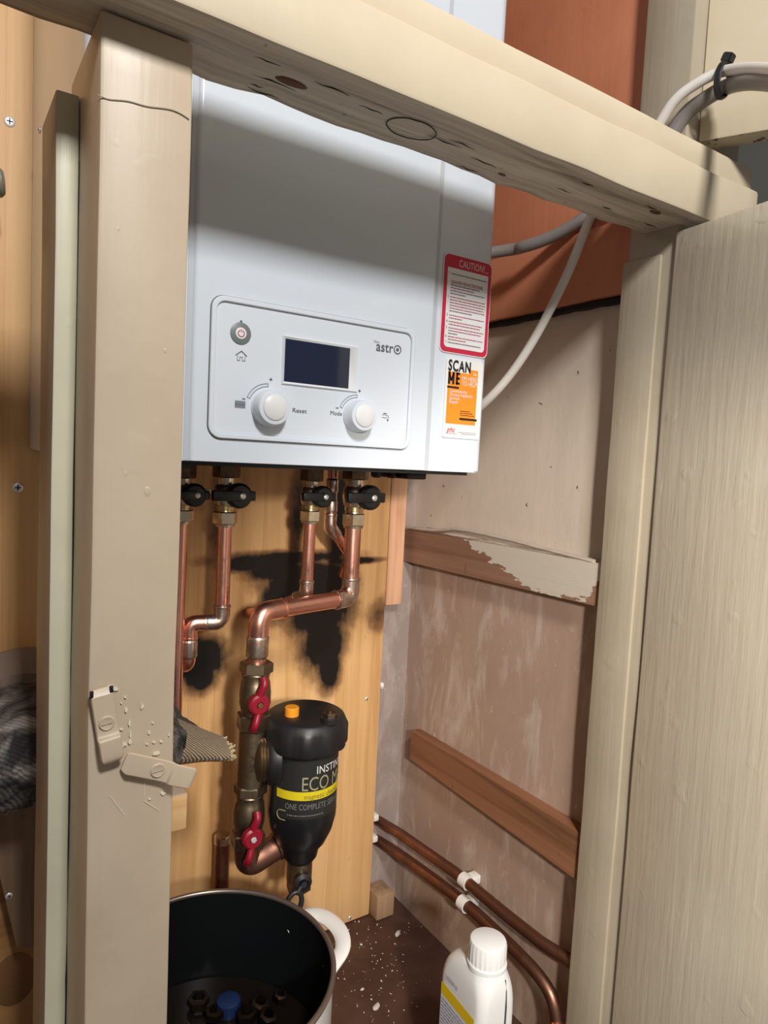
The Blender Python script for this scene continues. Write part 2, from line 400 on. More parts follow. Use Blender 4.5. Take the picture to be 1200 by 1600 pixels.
def text2d(s, size=1.0, bold=0.0, shear=0.0):
    bold = bold*.5 if size > .006 else 0
    cu = bpy.data.curves.new('t', 'FONT'); cu.body = s; cu.size = size; cu.offset = bold*size; cu.shear = shear; cu.space_character = 1.0+bold*5; cu.resolution_u = 3
    o = bpy.data.objects.new('t', cu); C.objects.link(o); bpy.context.view_layer.update()
    me = bpy.data.meshes.new_from_object(o.evaluated_get(bpy.context.evaluated_depsgraph_get()))
    V = [v.co.copy() for v in me.vertices]; Fs = [list(p.vertices) for p in me.polygons]
    bpy.data.objects.remove(o); bpy.data.curves.remove(cu); bpy.data.meshes.remove(me)
    x0 = min(v.x for v in V); x1 = max(v.x for v in V)
    for v in V: v.x -= x0
    return V, Fs, x1-x0
def text(bm, s, x, z, y, size, width=None, bold=0.0, shear=0.0, fn=None):
    V, Fs, W = text2d(s, size, bold, shear); k = width/W if width else 1
    vs_ = [bm.verts.new(fn(x+v.x*k, z+v.y) if fn else (x+v.x*k, y, z+v.y)) for v in V]
    for f in Fs:
        try: bm.faces.new([vs_[i] for i in f])
        except ValueError: pass
    return (width or W)
def scribble(bm, x0, x1, z, h, y, rnd, fill=1.0, wd=(.0008, .0030)):
    """a line of print too small to read: word-long dashes"""
    x = x0; xe = x0+(x1-x0)*fill
    while x < xe:
        L = rnd.uniform(*wd); e = min(x+L, xe); plate(bm, [(x, z), (e, z), (e, z+h), (x, z+h)], y, y+.0001); x = e+.0005
def cross_screw(parent, name, p, r=.0035, n=(0, -1, 0)):
    p = Vector(p); n = Vector(n); bm = B(); lathe(bm, [(r, 0), (r, .0004), (r*.8, .001), (r*.4, .0012), (0, .0012)], p, n, 20)
    s = obj(name, bm, steel, parent)
    bm = B(); u = n.orthogonal().normalized(); v = n.cross(u)
    for a, b in ((u+v, u-v), (u-v, u+v)):
        a = a.normalized(); b = b.normalized(); c = p+n*.00125
        q = [c+a*r*.55+b*r*.13, c-a*r*.55+b*r*.13, c-a*r*.55-b*r*.13, c+a*r*.55-b*r*.13]
        f = [bm.verts.new(x) for x in q]+[bm.verts.new(x+n*.0002) for x in q]
        bm.faces.new(f[:4][::-1]); bm.faces.new(f[4:])
        for i in range(4): bm.faces.new((f[i], f[(i+1) % 4], f[4+(i+1) % 4], f[4+i]))
    obj('cross_slot', bm, cross_dark, s)
    return s

# ------------------------------------------------------------------ measured planes
XW, YW = .64, .875            # right wall, back wall
YB = .855                     # face of the pine backing board
FL = -H                       # cupboard floor
YP = .435                     # front of posts
XP = .6195                    # inner face of right post

# ------------------------------------------------------------------ setting
bm = B(); box(bm, -.75, 1.1, .40, YW+.05, FL-.04, FL); struct('floor', bm, floor_m, (0, 0, FL), 'dark red-brown cupboard floor')
bm = B(); box(bm, -.75, XW, YW, YW+.06, FL, .95); struct('wall_back', bm, wall_b, (0, 0, 0), 'grey-brown plaster wall behind the pine board')
bm = B(); box(bm, XW, XW+.06, .47, YW+.06, FL, .95); struct('wall_right', bm, wall_r, (0, 0, 0), 'brown plaster side wall, painted beige higher up')
bm = B(); box(bm, -.80, -.75, .40, YW+.06, FL, .95); struct('wall_left', bm, wall_b, (0, 0, 0))
bm = B(); box(bm, -.80, XW+.5, .40, YW+.06, .95, 1.0); struct('ceiling', bm, cream, (0, 0, 0))
bm = B(); box(bm, .70, 1.4, .475, .55, FL, .95); struct('wall_front', bm, blue_paint, (0, 0, 0), 'pale blue wall to the right of the cupboard')

# terracotta painted upper lining of the right wall
t = thing('terracotta_wall_lining', (XW-.005, .68, .19), 'terracotta painted boarding on the side wall right of the boiler', 'boarding')
bm = B(); rough_box(bm, XW-.016, XW-.0005, .476, YW-.001, .1925, .273, .03, .0015, 10); obj('lower_board', bm, terra, t)
bm = B(); rough_box(bm, XW-.007, XW-.0005, .476, YW-.001, .274, .94, .03, .001, 10); obj('upper_board', bm, terra, t)
bm = B(); rough_box(bm, XW-.010, XW-.0005, .476, YW-.001, .186, .192, .012, .0016, 60, 0); obj('bottom_gap', bm, dark_gap, t)

# ------------------------------------------------------------------ cupboard frame
fr = thing('cupboard_frame', (.35, .45, FL), 'cream painted timber cupboard frame with two posts and a top rail', 'door frame')
bm = B(); rough_box(bm, -.55, .715, .405, .473, .248, .2955, .02, .0012, 14, .003, 1, 3, .0035)
rail = obj('top_rail', bm, cream, fr, mats=[cream, raw])
bm = B(); rough_box(bm, -.55, .716, .4125, .440, .2966, .3215, .02, .0008, 14, .0035); obj('upper_rail_strip', bm, cream, fr)
bm = B(); rough_box(bm, .0790, .1325, YP, .535, FL, .2465, .03, .0010, 9, .0025, seed=5); lp = obj('left_post', bm, cream_post, fr)
# paint crack round the top of the left post
bm = B()
cp = [at(152, 148, Y=YP-.0006), at(170, 155, Y=YP-.0006), at(200, 158, Y=YP-.0006), at(230, 166, Y=YP-.0006), at(262, 170, Y=YP-.0006), at(280, 176, Y=YP-.0006), at(296, 186, Y=YP-.0006)]
sweep(bm, smooth_curve(cp, 6), .00035, 6); obj('paint_crack', bm, grey_cream, lp)
bm = B(); rough_box(bm, .0648, .0788, .497, .560, FL, .2235, .03, .0008, 10, .0015, seed=9)
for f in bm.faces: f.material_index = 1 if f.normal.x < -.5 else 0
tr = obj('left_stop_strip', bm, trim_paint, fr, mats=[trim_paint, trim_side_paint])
bm = B(); pts = [Vector((.0790, .4968, z+random.uniform(-.004, .004))) + Vector((random.uniform(-.0006, .0004), 0, 0)) for z in [FL+.01+i*.028 for i in range(33)]]
sweep(bm, [p for p in pts if p.z < .22], lambda t: .00025+.0004*abs(math.sin(t*37))**3, 6); obj('joint_crack', bm, dark_gap, tr)
bm = B(); rough_box(bm, XP, .713, .4295, .487, FL, .93, .03, .0010, 9, .002, seed=2); rp = obj('right_post', bm, post_r_paint, fr)
bm = B(); rough_box(bm, XP-.0035, XP+.001, .445, .4905, FL, .222, .03, .0008, 10, .0012, seed=4); obj('right_post_facing', bm, post_r_paint, fr)
# paint blobs proud of the left post
for x, y, r in ((185, 358, 4), (230, 768, 6), (196, 740, 4), (258, 548, 3), (190, 1322, 3)):
    c = at(x, y, Y=YP+.0003); R = r*.00042; bm = B(); bmesh.ops.create_uvsphere(bm, u_segments=12, v_segments=8, radius=1, matrix=Matrix.Translation(c) @ Matrix.Diagonal((R, R*.3, R*1.5, 1)))
    obj('paint_blob', bm, cream_post, lp)
# chipped shiny white paint marks round the catches
bm = B(); rnd = random.Random(4)
for x, y, a, b in ((180, 1077, 7, 3), (172, 1073, 6, 2), (197, 1110, 2.5, 5), (202, 1130, 2, 8), (204, 1148, 2, 6), (190, 1140, 3, 2), (195, 1163, 4, 4), (203, 1158, 3, 7), (190, 1167, 5, 2), (222, 1104, 3, 6), (233, 1145, 2, 4), (230, 1163, 2, 1.5), (241, 1160, 3, 1.5), (252, 1159, 3, 1.5), (239, 1130, 2, 1.5), (264, 1149, 1.5, 2), (255, 1240, 5, 3), (234, 1249, 2, 1.5), (196, 1090, 2, 1.5), (190, 1099, 1.5, 1.5), (245, 1178, 8, 3)):
    c = at(x, y, Y=YP-.0007); n = 9
    P = [(c.x+math.cos(2*PI*i/n)*a*.00032*rnd.uniform(.6, 1.2), c.z+math.sin(2*PI*i/n)*b*.00032*rnd.uniform(.6, 1.2)) for i in range(n)]
    plate(bm, P, YP-.0010, YP+.0004)
for p0, p1 in (((225, 1252), (250, 1268)), ((226, 1223), (225, 1248)), ((172, 1245), (195, 1275))):
    a = at(*p0, Y=YP-.0007); b = at(*p1, Y=YP-.0007); stroke(bm, [(a.x, a.z), (b.x, b.z)], .0003, YP-.0004, YP)
obj('chipped_paint', bm, newmat('bare_white_gloss', (.80, .74, .62), .15), lp)
# grey blotches of old paint and knots on the rail underside
bm = B()
for x, y, rr in ((643, 202, 17),):
    c = at(x, y, Z=.2472)
    for k in (1.0,):
        pts = [c+Vector((math.cos(a*PI/12)*.021*k, math.sin(a*PI/12)*.0135*k, 0)) for a in range(25)]
        sweep(bm, [p+Vector((0, random.uniform(-.0005, .0005), 0)) for p in pts], .0004, 6)
rnd = random.Random(12)
for i in range(16):
    x = rnd.uniform(.15, .60); y = rnd.uniform(.41, .468); L = rnd.uniform(.008, .04)
    sweep(bm, [Vector((x+L*k/4, y+rnd.uniform(-.001, .001), .2474)) for k in range(5)], lambda t: .0004*(1-abs(2*t-1))+.0001, 5)
obj('timber_checks', bm, dark_gap, rail)
knot_m = newmat('red_brown_knot', (.13, .05, .03), .7)
for cx, cy, a, b in ((.41, .455, .010, .004), (.20, .44, .012, .004), (.575, .425, .008, .003)):
    bm = B(); bmesh.ops.create_uvsphere(bm, u_segments=14, v_segments=8, radius=1, matrix=Matrix.Translation((cx, cy, .248)) @ Matrix.Diagonal((a, b, .0012, 1)))
    obj('knot', bm, knot_m, rail)

# ------------------------------------------------------------------ doors (both open, seen from the hinge side)
def door(name, z0, z1, mat, label, x_far, far_y=.428, near_y=.02, ang=-.10, th=.021, under=None):
    L = far_y-near_y; bm = B(); rough_box(bm, 0, th, -L, 0, z0, z1, .03, .0006, 8, .0025, 1 if under else None)
    M = Matrix.Translation((x_far, far_y, 0)) @ Matrix.Rotation(ang, 4, 'Z')
    bmesh.ops.transform(bm, matrix=M, verts=bm.verts)
    return struct(name, bm, mat, (x_far, far_y, z0), label, mats=[mat]+([under] if under else []))
pA = at(1055, 362, Y=.430); pB = at(1200, 312, Z=pA.z)
angA = math.atan2(pB.x-pA.x, -(pB.y-pA.y))
door('door_1', FL+.01, pA.z, door_paint, 'glossy grey-cream lower cupboard door standing open at the right', pA.x, .430, .06, angA)
pC = at(1090, 222, Y=.4285); pD = at(1200, 203, Z=pC.z)
angC = math.atan2(pD.x-pC.x, -(pD.y-pC.y))
print('doors', pA, pB, math.degrees(angA), pC, pD, math.degrees(angC))
raw_end = paint('chipped_painted_edge', (.52, .47, .36), (.40, .35, .26), .5, .9, (.10, .05, .035), .60, 40, (40, 4, 40))
door('door_2', pC.z, .93, cream, 'cream upper cupboard door standing open above the rail', pC.x, .4285, .06, max(angC, -.12), .026, raw_end)

# ------------------------------------------------------------------ backing board
bo = (.24, YB, FL)
marks = []
def mk(px, py, rx, rz, st=1.0): p = at(px, py, Y=YB); marks.append((p.x, p.z, rx, rz, st))
mk(478, 905, .066, .028); mk(430, 890, .044, .018); mk(440, 930, .028, .036); mk(500, 955, .050, .046); mk(505, 1005, .036, .048)
mk(514, 1040, .020, .038); mk(522, 915, .036, .036); mk(530, 815, .016, .085, .8); mk(552, 876, .046, .0052); mk(392, 880, .045, .012, .95); mk(450, 872, .10, .010, .9)  # the tall streak paints the thin pipe's shade together with soot
mk(322, 1028, .028, .028); mk(312, 1050, .024, .028); mk(300, 1030, .026, .032); mk(465, 815, .012, .07, .62); mk(340, 812, .010, .05, .5); mk(595, 960, .02, .02, .45)  # narrow upright streaks paint the shade beside two of the valve pipes
scorch(pine, marks, bo)
bb = thing('backing_board', bo, 'scorched pine board fixed to the wall behind the boiler pipes', 'board')
bm = B(); rough_box(bm, -.72, .5775, YB, YW-.001, FL+.002, .90, .05, .0006, 8, .001); obj('panel', bm, pine, bb)
for x, y in ((15, 190), (28, 762), (325, 768), (587, 772), (573, 1092), (547, 1434)):
    cross_screw(bb, 'screw', at(x, y, Y=YB-.0002), (.0055 if x < 40 else .0040) if y < 800 else .0030)
bm = B(); _p0 = at(632, 752, Y=YB); _p1 = at(612, 945, Y=YB)
rough_box(bm, .5785, at(634, 800, Y=YB).x, YB-.001, YW-.001, _p1.z, .3, .03, .0005, 10, .001)
tag(obj('edge_strip', bm, pine_pink), 'narrow pinkish pine strip beside the right edge of the scorched board', 'strip')
bm = B(); rough_box(bm, .5795, .612, .836, YW-.002, FL+.001, FL+.040, .02, .0008, 12, .002)
tag(obj('floor_block', bm, wood('block_in_shade', (.42, .27, .16), (.34, .21, .12), (.2, .12, .07))[0]), 'short wooden block on the floor in the back right corner', 'wood block')  # wood colour darkened to hold the shade of this corner

# battens on the right wall
smear(batten_w, (.60, .54, .45))
def batten(p_tl, p_br, p_bl, mat, label, name='wall_batten', origin=None):
    z1, z0 = p_tl.z, p_br.z; bm = B(); rough_box(bm, XW-.019, XW-.0005, .470, p_tl.y, z0, z1, .02, .0008, 12, .0015)
    return tag(obj(name, bm, mat, None, origin), label, 'batten', 'battens on the side wall')
XB = XW-.019
u0 = at(626, 826, X=XB); u1 = at(936, 946, X=XB)
def tilted(bm, y0, y1, zt0, zb0, zt1, zb1):
    for v in bm.verts:
        t_ = (v.co.y-y0)/(y1-y0); mid0 = (zt0+zb0)/2; mid1 = (zt1+zb1)/2
        v.co.z = (v.co.z)*( (zt0-zb0)*(1-t_)+(zt1-zb1)*t_ ) + mid0*(1-t_)+mid1*t_
def batten2(pts, mat, label, origin_z):
    (a, b, c, d) = [at(*p, X=XB) for p in pts]     # near top, near bottom, far top, far bottom
    bm = B(); rough_box(bm, XW-.019, XW-.0005, .480, c.y, -.5, .5, .02, 0, 12, 0)
    bmesh.ops.bevel(bm, geom=[e for e in bm.edges if e.calc_face_angle(0) > 1], offset=.0014, segments=2, affect='EDGES')
    y0 = a.y; y1 = c.y; s = (c.y-.480)/(c.y-a.y)
    tilted(bm, .480, c.y, c.z+(a.z-c.z)*s, d.z+(b.z-d.z)*s, c.z, d.z)
    for v in bm.verts: v.co.z += noise.noise(v.co*30)*.0012
    o = obj('wall_batten', bm, mat, None, (XB, .68, origin_z)); return tag(o, label, 'batten', 'battens on the side wall')
ub = batten2([(938, 880), (936, 948), (626, 826), (628, 876)], batten_w, 'brown wooden batten with white paint smeared over it, level with the pipes', -.13)
lb = batten2([(905, 1302), (900, 1375), (642, 1142), (642, 1186)], batten2_w, 'orange-brown bare wooden batten low on the side wall above the floor pipes', -.45)
for o, pl in ((ub, ((700, 878), (762, 877), (907, 910))), (lb, ((756, 1240), (752, 1232), (850, 1310), (867, 1323)))):
    for p in pl:
        bm = B(); lathe(bm, [(.0018, 0), (.0015, .0003), (0, .0003)], at(*p, X=XB+.0004), (-1, 0, 0), 12); obj('nail_hole', bm, dark_gap, o)
# thin plaster bead along the top of the upper batten
bm = B(); pts = [at(x, y, X=XB+.004) for x, y in ((632, 824), (680, 829), (720, 828), (790, 842), (860, 860), (930, 878))]
sweep(bm, smooth_curve(pts, 8), lambda q: .0028+.0014*noise.noise(Vector((q*30, 0, 0))), 8, 1.6, (1, 0, 0))
o = obj('plaster_bead', bm, newmat('cream_plaster_ridge', (.47, .39, .32), .8)); tag(o, 'rough cream bead of plaster along the top edge of the upper batten', 'plaster')

# ------------------------------------------------------------------ boiler
Y1 = .540; ZB = -.0092; ZT = .70; XL, XR = .089, .4805
bo_ = thing('boiler', ((XL+XR)/2, .69, ZB), 'white wall-hung boiler with a control panel and two stickers', 'boiler')
gl0, gl1 = .1672, .1738; gr0, gr1 = .3995, .4060
def vprism(bm, pts, z0, z1):
    a = [bm.verts.new((x, y, z0)) for x, y in pts]; b = [bm.verts.new((x, y, z1)) for x, y in pts]; n = len(pts)
    bm.faces.new(a); bm.faces.new(b[::-1])
    for i in range(n): bm.faces.new((a[i], b[i], b[(i+1) % n], a[(i+1) % n]))
def corner(cx, cy, r, a0, a1, n=6): return [(cx+r*math.cos(math.radians(a0+(a1-a0)*i/n)), cy+r*math.sin(math.radians(a0+(a1-a0)*i/n))) for i in range(n+1)]
bm = B(); prof = [(XL, YB-.002)]+corner(XL+.012, Y1+.012+.001, .012, 180, 270)+corner(XR-.012, Y1+.013, .012, 270, 360)+[(XR, YB-.002)]
prof2 = []
for p in prof:
    prof2.append(p)
vprism(bm, prof2, ZB, ZT)
bmesh.ops.bevel(bm, geom=[e for e in bm.edges if abs(e.verts[0].co.z-e.verts[1].co.z) < 1e-6 and e.calc_length() > .001 and min(v.co.z for v in e.verts) < 0], offset=.0015, segments=2, affect='EDGES')
obj('casing', bm, enamel, bo_)
bm = B(); box(bm, gl0-.0022, gr1+.0022, Y1+.0002, Y1+.006, ZB+.0004, ZT-.001); obj('seam', bm, newmat('seam_grey', (.50, .53, .58), .35), bo_)
bm = B()
pr = corner(gl1-.001, Y1-.0022+.004, .004, 180, 270)+corner(gr0+.001, Y1-.0022+.004, .004, 270, 360)
pr = [(gl1-.006, Y1+.004)]+pr+[(gr0+.006, Y1+.004)]
vprism(bm, pr, ZB+.0005, ZT-.002); obj('front_cover', bm, enamel, bo_)
YF = Y1-.0022                                    # face of the centre cover
# underside bits: dark tray, clips, feet
bm = B(); box(bm, XL+.012, XR-.012, Y1+.012, YB-.01, ZB-.0035, ZB+.002); obj('bottom_tray', bm, black_pl, bo_)
for x, y in ((588, 742), (612, 744)):
    c = at(x, y, Y=.62); bm = B(); lathe(bm, [(.006, 0), (.006, .006), (.004, .008), (0, .008)], Vector((c.x, .62, ZB-.003)), (0, 0, -1), 16); obj('foot', bm, black_pl, bo_)
bm = B(); box(bm, .425, .452, .60, .66, ZB-.011, ZB-.003, .002); obj('cable_gland', bm, black_pl, bo_)
bm = B(); box(bm, XL+.075, XL+.085, .55, .56, ZB-.006, ZB-.003); obj('catch', bm, black_pl, bo_)
cross_screw(bo_, 'case_screw', at(62, 203, X=XL-.0002), .0036, (-1, 0, 0))
# control panel
a = at(330, 461, Y=YF); b = at(651, 515, Y=YF); c_ = at(636, 704, Y=YF); d_ = at(324, 682, Y=YF)
px0 = (a.x+d_.x)/2; px1 = (b.x+c_.x)/2; pz1 = (a.z+b.z)/2; pz0 = (c_.z+d_.z)/2
cp = obj('control_panel', (lambda bm: (ringplate(bm, rrect(px0, px1, pz0, pz1, .0105), rrect(px0+.0042, px1-.0042, pz0+.0042, pz1-.0042, .0075), YF-.0026, YF+.001), plate(bm, rrect(px0+.004, px1-.004, pz0+.004, pz1-.004, .0077), YF-.0006, YF+.001), bm)[2])(B()), plastic_w, bo_)
bv = cp.modifiers.new('b', 'BEVEL'); bv.width = .0008; bv.segments = 2; bv.limit_method = 'ANGLE'
bm = B(); ringplate(bm, rrect(px0-.0006, px1+.0006, pz0-.0006, pz1+.0006, .011), rrect(px0, px1, pz0, pz1, .0105), YF-.0002, YF+.0005); obj('panel_gap', bm, plastic_seam, cp)
YC = YF-.0007
a = at(445.8, 529, Y=YC); c_ = at(544, 607, Y=YC); dx0, dx1, dz0, dz1 = a.x, c_.x, c_.z-.0003, a.z
bm = B(); plate(bm, [(dx0, dz0), (dx1, dz0), (dx1, dz1), (dx0, dz1)], YC-.0002, YC+.0004); ds = obj('display', bm, screen, cp)
bm = B(); o_ = [(dx0-.0015, dz0-.0018), (dx1+.0085, dz0-.0018), (dx1+.0085, dz1+.0018), (dx0-.0015, dz1+.0018)]; i_ = [(dx0, dz0), (dx1, dz0), (dx1, dz1), (dx0, dz1)]
L = [[bm.verts.new((x, YC-.0016, z)) for x, z in o_], [bm.verts.new((x, YC-.0004, z)) for x, z in i_]]
for i in range(4): bm.faces.new((L[0][i], L[0][(i+1) % 4], L[1][(i+1) % 4], L[1][i]))
L0 = [bm.verts.new((x, YC+.0006, z)) for x, z in [(o_[0][0]-.0012, o_[0][1]-.0012), (o_[1][0]+.0012, o_[1][1]-.0012), (o_[2][0]+.0012, o_[2][1]+.0012), (o_[3][0]-.0012, o_[3][1]+.0012)]]
for i in range(4): bm.faces.new((L[0][i], L[0][(i+1) % 4], L0[(i+1) % 4], L0[i]))
obj('display_bezel', bm, newmat('bezel_white', (.72, .75, .79), .3), cp)
# knobs
def knob(px, py, R):
    c = at(px, py, Y=YC-.012); c.y = YC; bm = B(); t_ = bmesh.new(); seg = 96; prof = [(R*1.03, 0), (R*1.03, .0015), (R, .002), (R*.97, .010), (R*.90, .0128), (R*.80, .0132)]
    rings = []
    for r, z in prof:
        rings.append([t_.verts.new((math.cos(2*PI*i/seg)*(r*(1+(.012 if i % 2 and .001 < z < .012 else 0))), -z, math.sin(2*PI*i/seg)*(r*(1+(.012 if i % 2 and .001 < z < .012 else 0))))) for i in range(seg)])
    for A, Q in zip(rings, rings[1:]):
        for i in range(seg): t_.faces.new((A[i], A[(i+1) % seg], Q[(i+1) % seg], Q[i]))
    t_.faces.new(rings[-1]); merge(bm, t_, 0, Matrix.Translation(c))
    k = obj('knob', bm, plastic_w, cp)
    bm = B(); lathe(bm, [(R*.70, .0128), (R*.68, .0140), (R*.62, .0146), (0, .0152)], c, (0, -1, 0), 48); obj('knob_cap', bm, newmat('knob_cap_white', (.76, .77, .78), .3), cp)
    return c
K1 = knob(429, 637, .0152); K2 = knob(569, 650, .0143)
ink = B(); pale = B(); yi = YC-.0004
for K, R in ((K1, .0178), (K2, .0168)):
    for rr in (R, R+.0024):
        stroke(pale, arc(K.x-.0006, K.z, rr, 92, 158, 20), .0005, yi)
    for aa in (92, 158):
        stroke(pale, [(K.x-.0006+math.cos(math.radians(aa))*q, K.z+math.sin(math.radians(aa))*q) for q in (R, R+.0024)], .0005, yi)
    x, z = K.x+.0010, K.z+R+.0062; stroke(ink, [(x-.0012, z), (x+.0012, z)], .0006, yi); stroke(ink, [(x, z-.0012), (x, z+.0012)], .0006, yi)
    x, z = K.x-R-.0045, K.z+.0058; stroke(ink, [(x-.0011, z), (x+.0011, z)], .0007, yi)
p = at(457, 644, Y=YC); text(ink, 'Reset', p.x, p.z+.0001, yi, .0052, .0135, .01)
p = at(516, 648, Y=YC); text(ink, 'Mode', p.x, p.z, yi, .0052, .0118, .01)
p = at(587.5, 548, Y=YC); wA = at(614, 551, Y=YC).x-p.x; text(ink, 'astr', p.x, p.z+.0002, yi, .0128, wA, .022)
p = at(621, 546.5, Y=YC)
ring_o = arc(p.x, p.z, .0042, 0, 360, 36)[:-1]; ring_i = arc(p.x, p.z, .0033, 0, 360, 36)[:-1]; ringplate(ink, ring_o, ring_i, yi, yi+.0002); plate(ink, arc(p.x, p.z, .00155, 0, 360, 20)[:-1], yi, yi+.0002)
p = at(584, 535, Y=YC); text(pale, 'Flaine', p.x, p.z, yi, .0034, .0062)
# power button
P0 = at(376, 521, Y=YC)
plate(ink, arc(P0.x, P0.z+.0095, .0010, 0, 360, 12)[:-1], yi, yi+.0002)
# house, radiator, tap
p = at(377, 556, Y=YC); s = .0047
stroke(ink, [(p.x-s, p.z+.0002), (p.x, p.z+.0038), (p.x+s, p.z+.0002)], .0006, yi)
stroke(pale, [(p.x-s*.7, p.z), (p.x-s*.7, p.z-.0038), (p.x-.0012, p.z-.0038), (p.x-.0012, p.z-.001), (p.x+.0010, p.z-.001), (p.x+.0010, p.z-.0038), (p.x+s*.7, p.z-.0038), (p.x+s*.7, p.z)], .0005, yi)
p = at(375, 631.5, Y=YC); plate(pale, rrect(p.x-.0045, p.x+.0045, p.z-.0003, p.z+.0003, .0002), yi, yi+.0002)
for i in range(8): x = p.x-.0040+i*.00114; plate(ink, rrect(x-.00033, x+.00033, p.z-.0030, p.z+.0028, .0002), yi-.0001, yi+.0002)
p = at(602, 651, Y=YC); s = .001
stroke(ink, [(p.x-2.4*s, p.z+3.0*s), (p.x+1.2*s, p.z+3.0*s)], .0006, yi)
stroke(pale, [(p.x-3.6*s, p.z+1.6*s), (p.x-2*s, p.z+1.6*s), (p.x-1.0*s, p.z+2.2*s), (p.x+.4*s, p.z+1.4*s), (p.x+2.8*s, p.z+1.2*s), (p.x+3.4*s, p.z-.4*s), (p.x+3.4*s, p.z-1.6*s)], .0005, yi)
stroke(pale, [(p.x-3.6*s, p.z-.8*s), (p.x-1.6*s, p.z-.8*s), (p.x-.4*s, p.z-1.4*s), (p.x+1.0*s, p.z-.6*s), (p.x+1.8*s, p.z-1.0*s)], .0005, yi)
plate(ink, arc(p.x+2.7*s, p.z-3.0*s, .0009, 0, 360, 12)[:-1], yi, yi+.0002)
obj('lettering', ink, grey_ink, cp, smooth=False); obj('faint_lettering', pale, light_ink, cp, smooth=False)
bm = B(); lathe(bm, [(.0088, 0), (.0088, .0006), (.0084, .0008), (0, .0008)], P0, (0, -1, 0), 40); obj('power_button', bm, newmat('button_grey', (.17, .19, .20), .4), cp)
bm = B(); lathe(bm, [(.0046, 0), (.0046, .0012), (.0042, .0013), (0, .0013)], P0, (0, -1, 0), 32); obj('power_button_centre', bm, label_white, cp)
bm = B(); yy = YC-.0015; stroke(bm, arc(P0.x, P0.z-.0002, .0026, 112, 428, 26), .0006, yy); stroke(bm, [(P0.x, P0.z+.0008), (P0.x, P0.z+.0032)], .0006, yy); obj('power_symbol', bm, red_ink, cp, smooth=False)

# caution label
YS = Y1+.0010
a = at(695, 398, Y=YS); b = at(779, 415, Y=YS); c_ = at(764, 558, Y=YS); d_ = at(685, 550, Y=YS)
x0, x1 = (a.x+d_.x)/2, (b.x+c_.x)/2; z1, z0 = (a.z+b.z)/2, (c_.z+d_.z)/2; x1 = min(x1, XR-.006)
ys = YS-.0012
bm = B(); plate(bm, rrect(x0-.0008, x1+.0008, z0-.0008, z1+.0008, .006), ys, YS+.0006); cl = obj('caution_label', bm, newmat('pink_white_label', (.88, .80, .82), .4), bo_, smooth=False)
bm = B(); plate(bm, rrect(x0, x1, z0, z1, .0058), ys-.0003, ys+.0001); obj('red_border', bm, red_ink, cl, smooth=False)
ix0, ix1, iz0, iz1 = x0+.0042, x1-.0042, z0+.0045, z1-.0125
bm = B(); plate(bm, [(ix0, iz1), (ix0, iz0+.004)]+arc(ix0+.004, iz0+.004, .004, 180, 270, 6)+arc(ix1-.004, iz0+.004, .004, 270, 360, 6)+[(ix1, iz1)], ys-.0005, ys); obj('white_field', bm, label_white, cl, smooth=False)
bm = B(); text(bm, 'CAUTION!...', x0+.018, z1-.0100, ys-.0005, .0098, .038, .008); obj('caution_lettering', bm, newmat('pale_pink_ink', (.75, .55, .58), .5), cl, smooth=False)
bm = B(); rnd = random.Random(3); zt = iz1-.0065; W = ix1-ix0; H_ = iz1-iz0; bk = B(); yl = ys-.0007
text(bm, 'QUALIFIED SERVICE PERSONNEL', ix0+.005, iz1-.0148, yl, .0046, W-.011, .008)
lines = [(.065, '1', 1.0, 1), (.205, '', .80, 1), (.240, '', .66, 0), (.275, '', .96, 1), (.310, '', .42, 1), (.355, '2', .97, 0), (.390, '', .99, 0), (.425, '', .97, 0), (.460, '', .95, 0), (.495, '', .98, 0), (.530, '', .63, 1), (.585, '3', .98, 0), (.620, '', .36, 0), (.665, '4', .94, 0), (.700, '', .88, 0), (.745, '5', .99, 0), (.780, '', .92, 0), (.815, '', .25, 1), (.855, '6', .97, 0), (.890, '', .50, 0), (.930, '7', .93, 1)]
for fz, num, fill, dark in lines:
    z = iz1-fz*H_-.0012; scribble(bk if dark else bm, ix0+.0045, ix1-.0015, z, .00085, yl, rnd, fill, (.001, .004))
    if num: text(bm if num in '17' else bk, num, ix0+.0012, z-.0006, yl, .0036, None, .01)
obj('red_lettering', bm, newmat('dull_red_ink', (.42, .05, .09), .5), cl, smooth=False); obj('dark_lettering', bk, newmat('dull_black_ink', (.13, .08, .10), .5), cl, smooth=False)
# orange help sticker
a = at(698, 559, Y=YS); b = at(756, 567, Y=YS); c_ = at(745, 689, Y=YS); d_ = at(689, 681, Y=YS)
x0, x1 = (a.x+d_.x)/2, (b.x+c_.x)/2; z1, z0 = (a.z+b.z)/2, (c_.z+d_.z)/2; W = x1-x0; Hh = z1-z0
bm = B(); plate(bm, rrect(x0, x1, z0, z1, .002), ys, YS+.0006); st = obj('help_sticker', bm, newmat('sticker_white', (.77, .77, .76), .45), bo_, smooth=False)
X = lambda u: x0+u*W; Zz = lambda v: z1-v*Hh
bm = B(); plate(bm, [(X(.06), Zz(.82)), (X(.86), Zz(.82)), (X(.86), Zz(.115)), (X(.62), Zz(.115)), (X(.62), Zz(.17)), (X(.06), Zz(.17))], ys-.0003, ys+.0001); obj('orange_field', bm, orange_ink, st, smooth=False)
bm = B(); yl = ys-.0006
text(bm, 'SCAN', X(.05), Zz(.155), yl, .0150, W*.60, .055)
mz0, mz1, mw = Zz(.315), Zz(.315)+.0108, .0026
a_, b_ = X(.06)+mw/2, X(.225)-mw/2
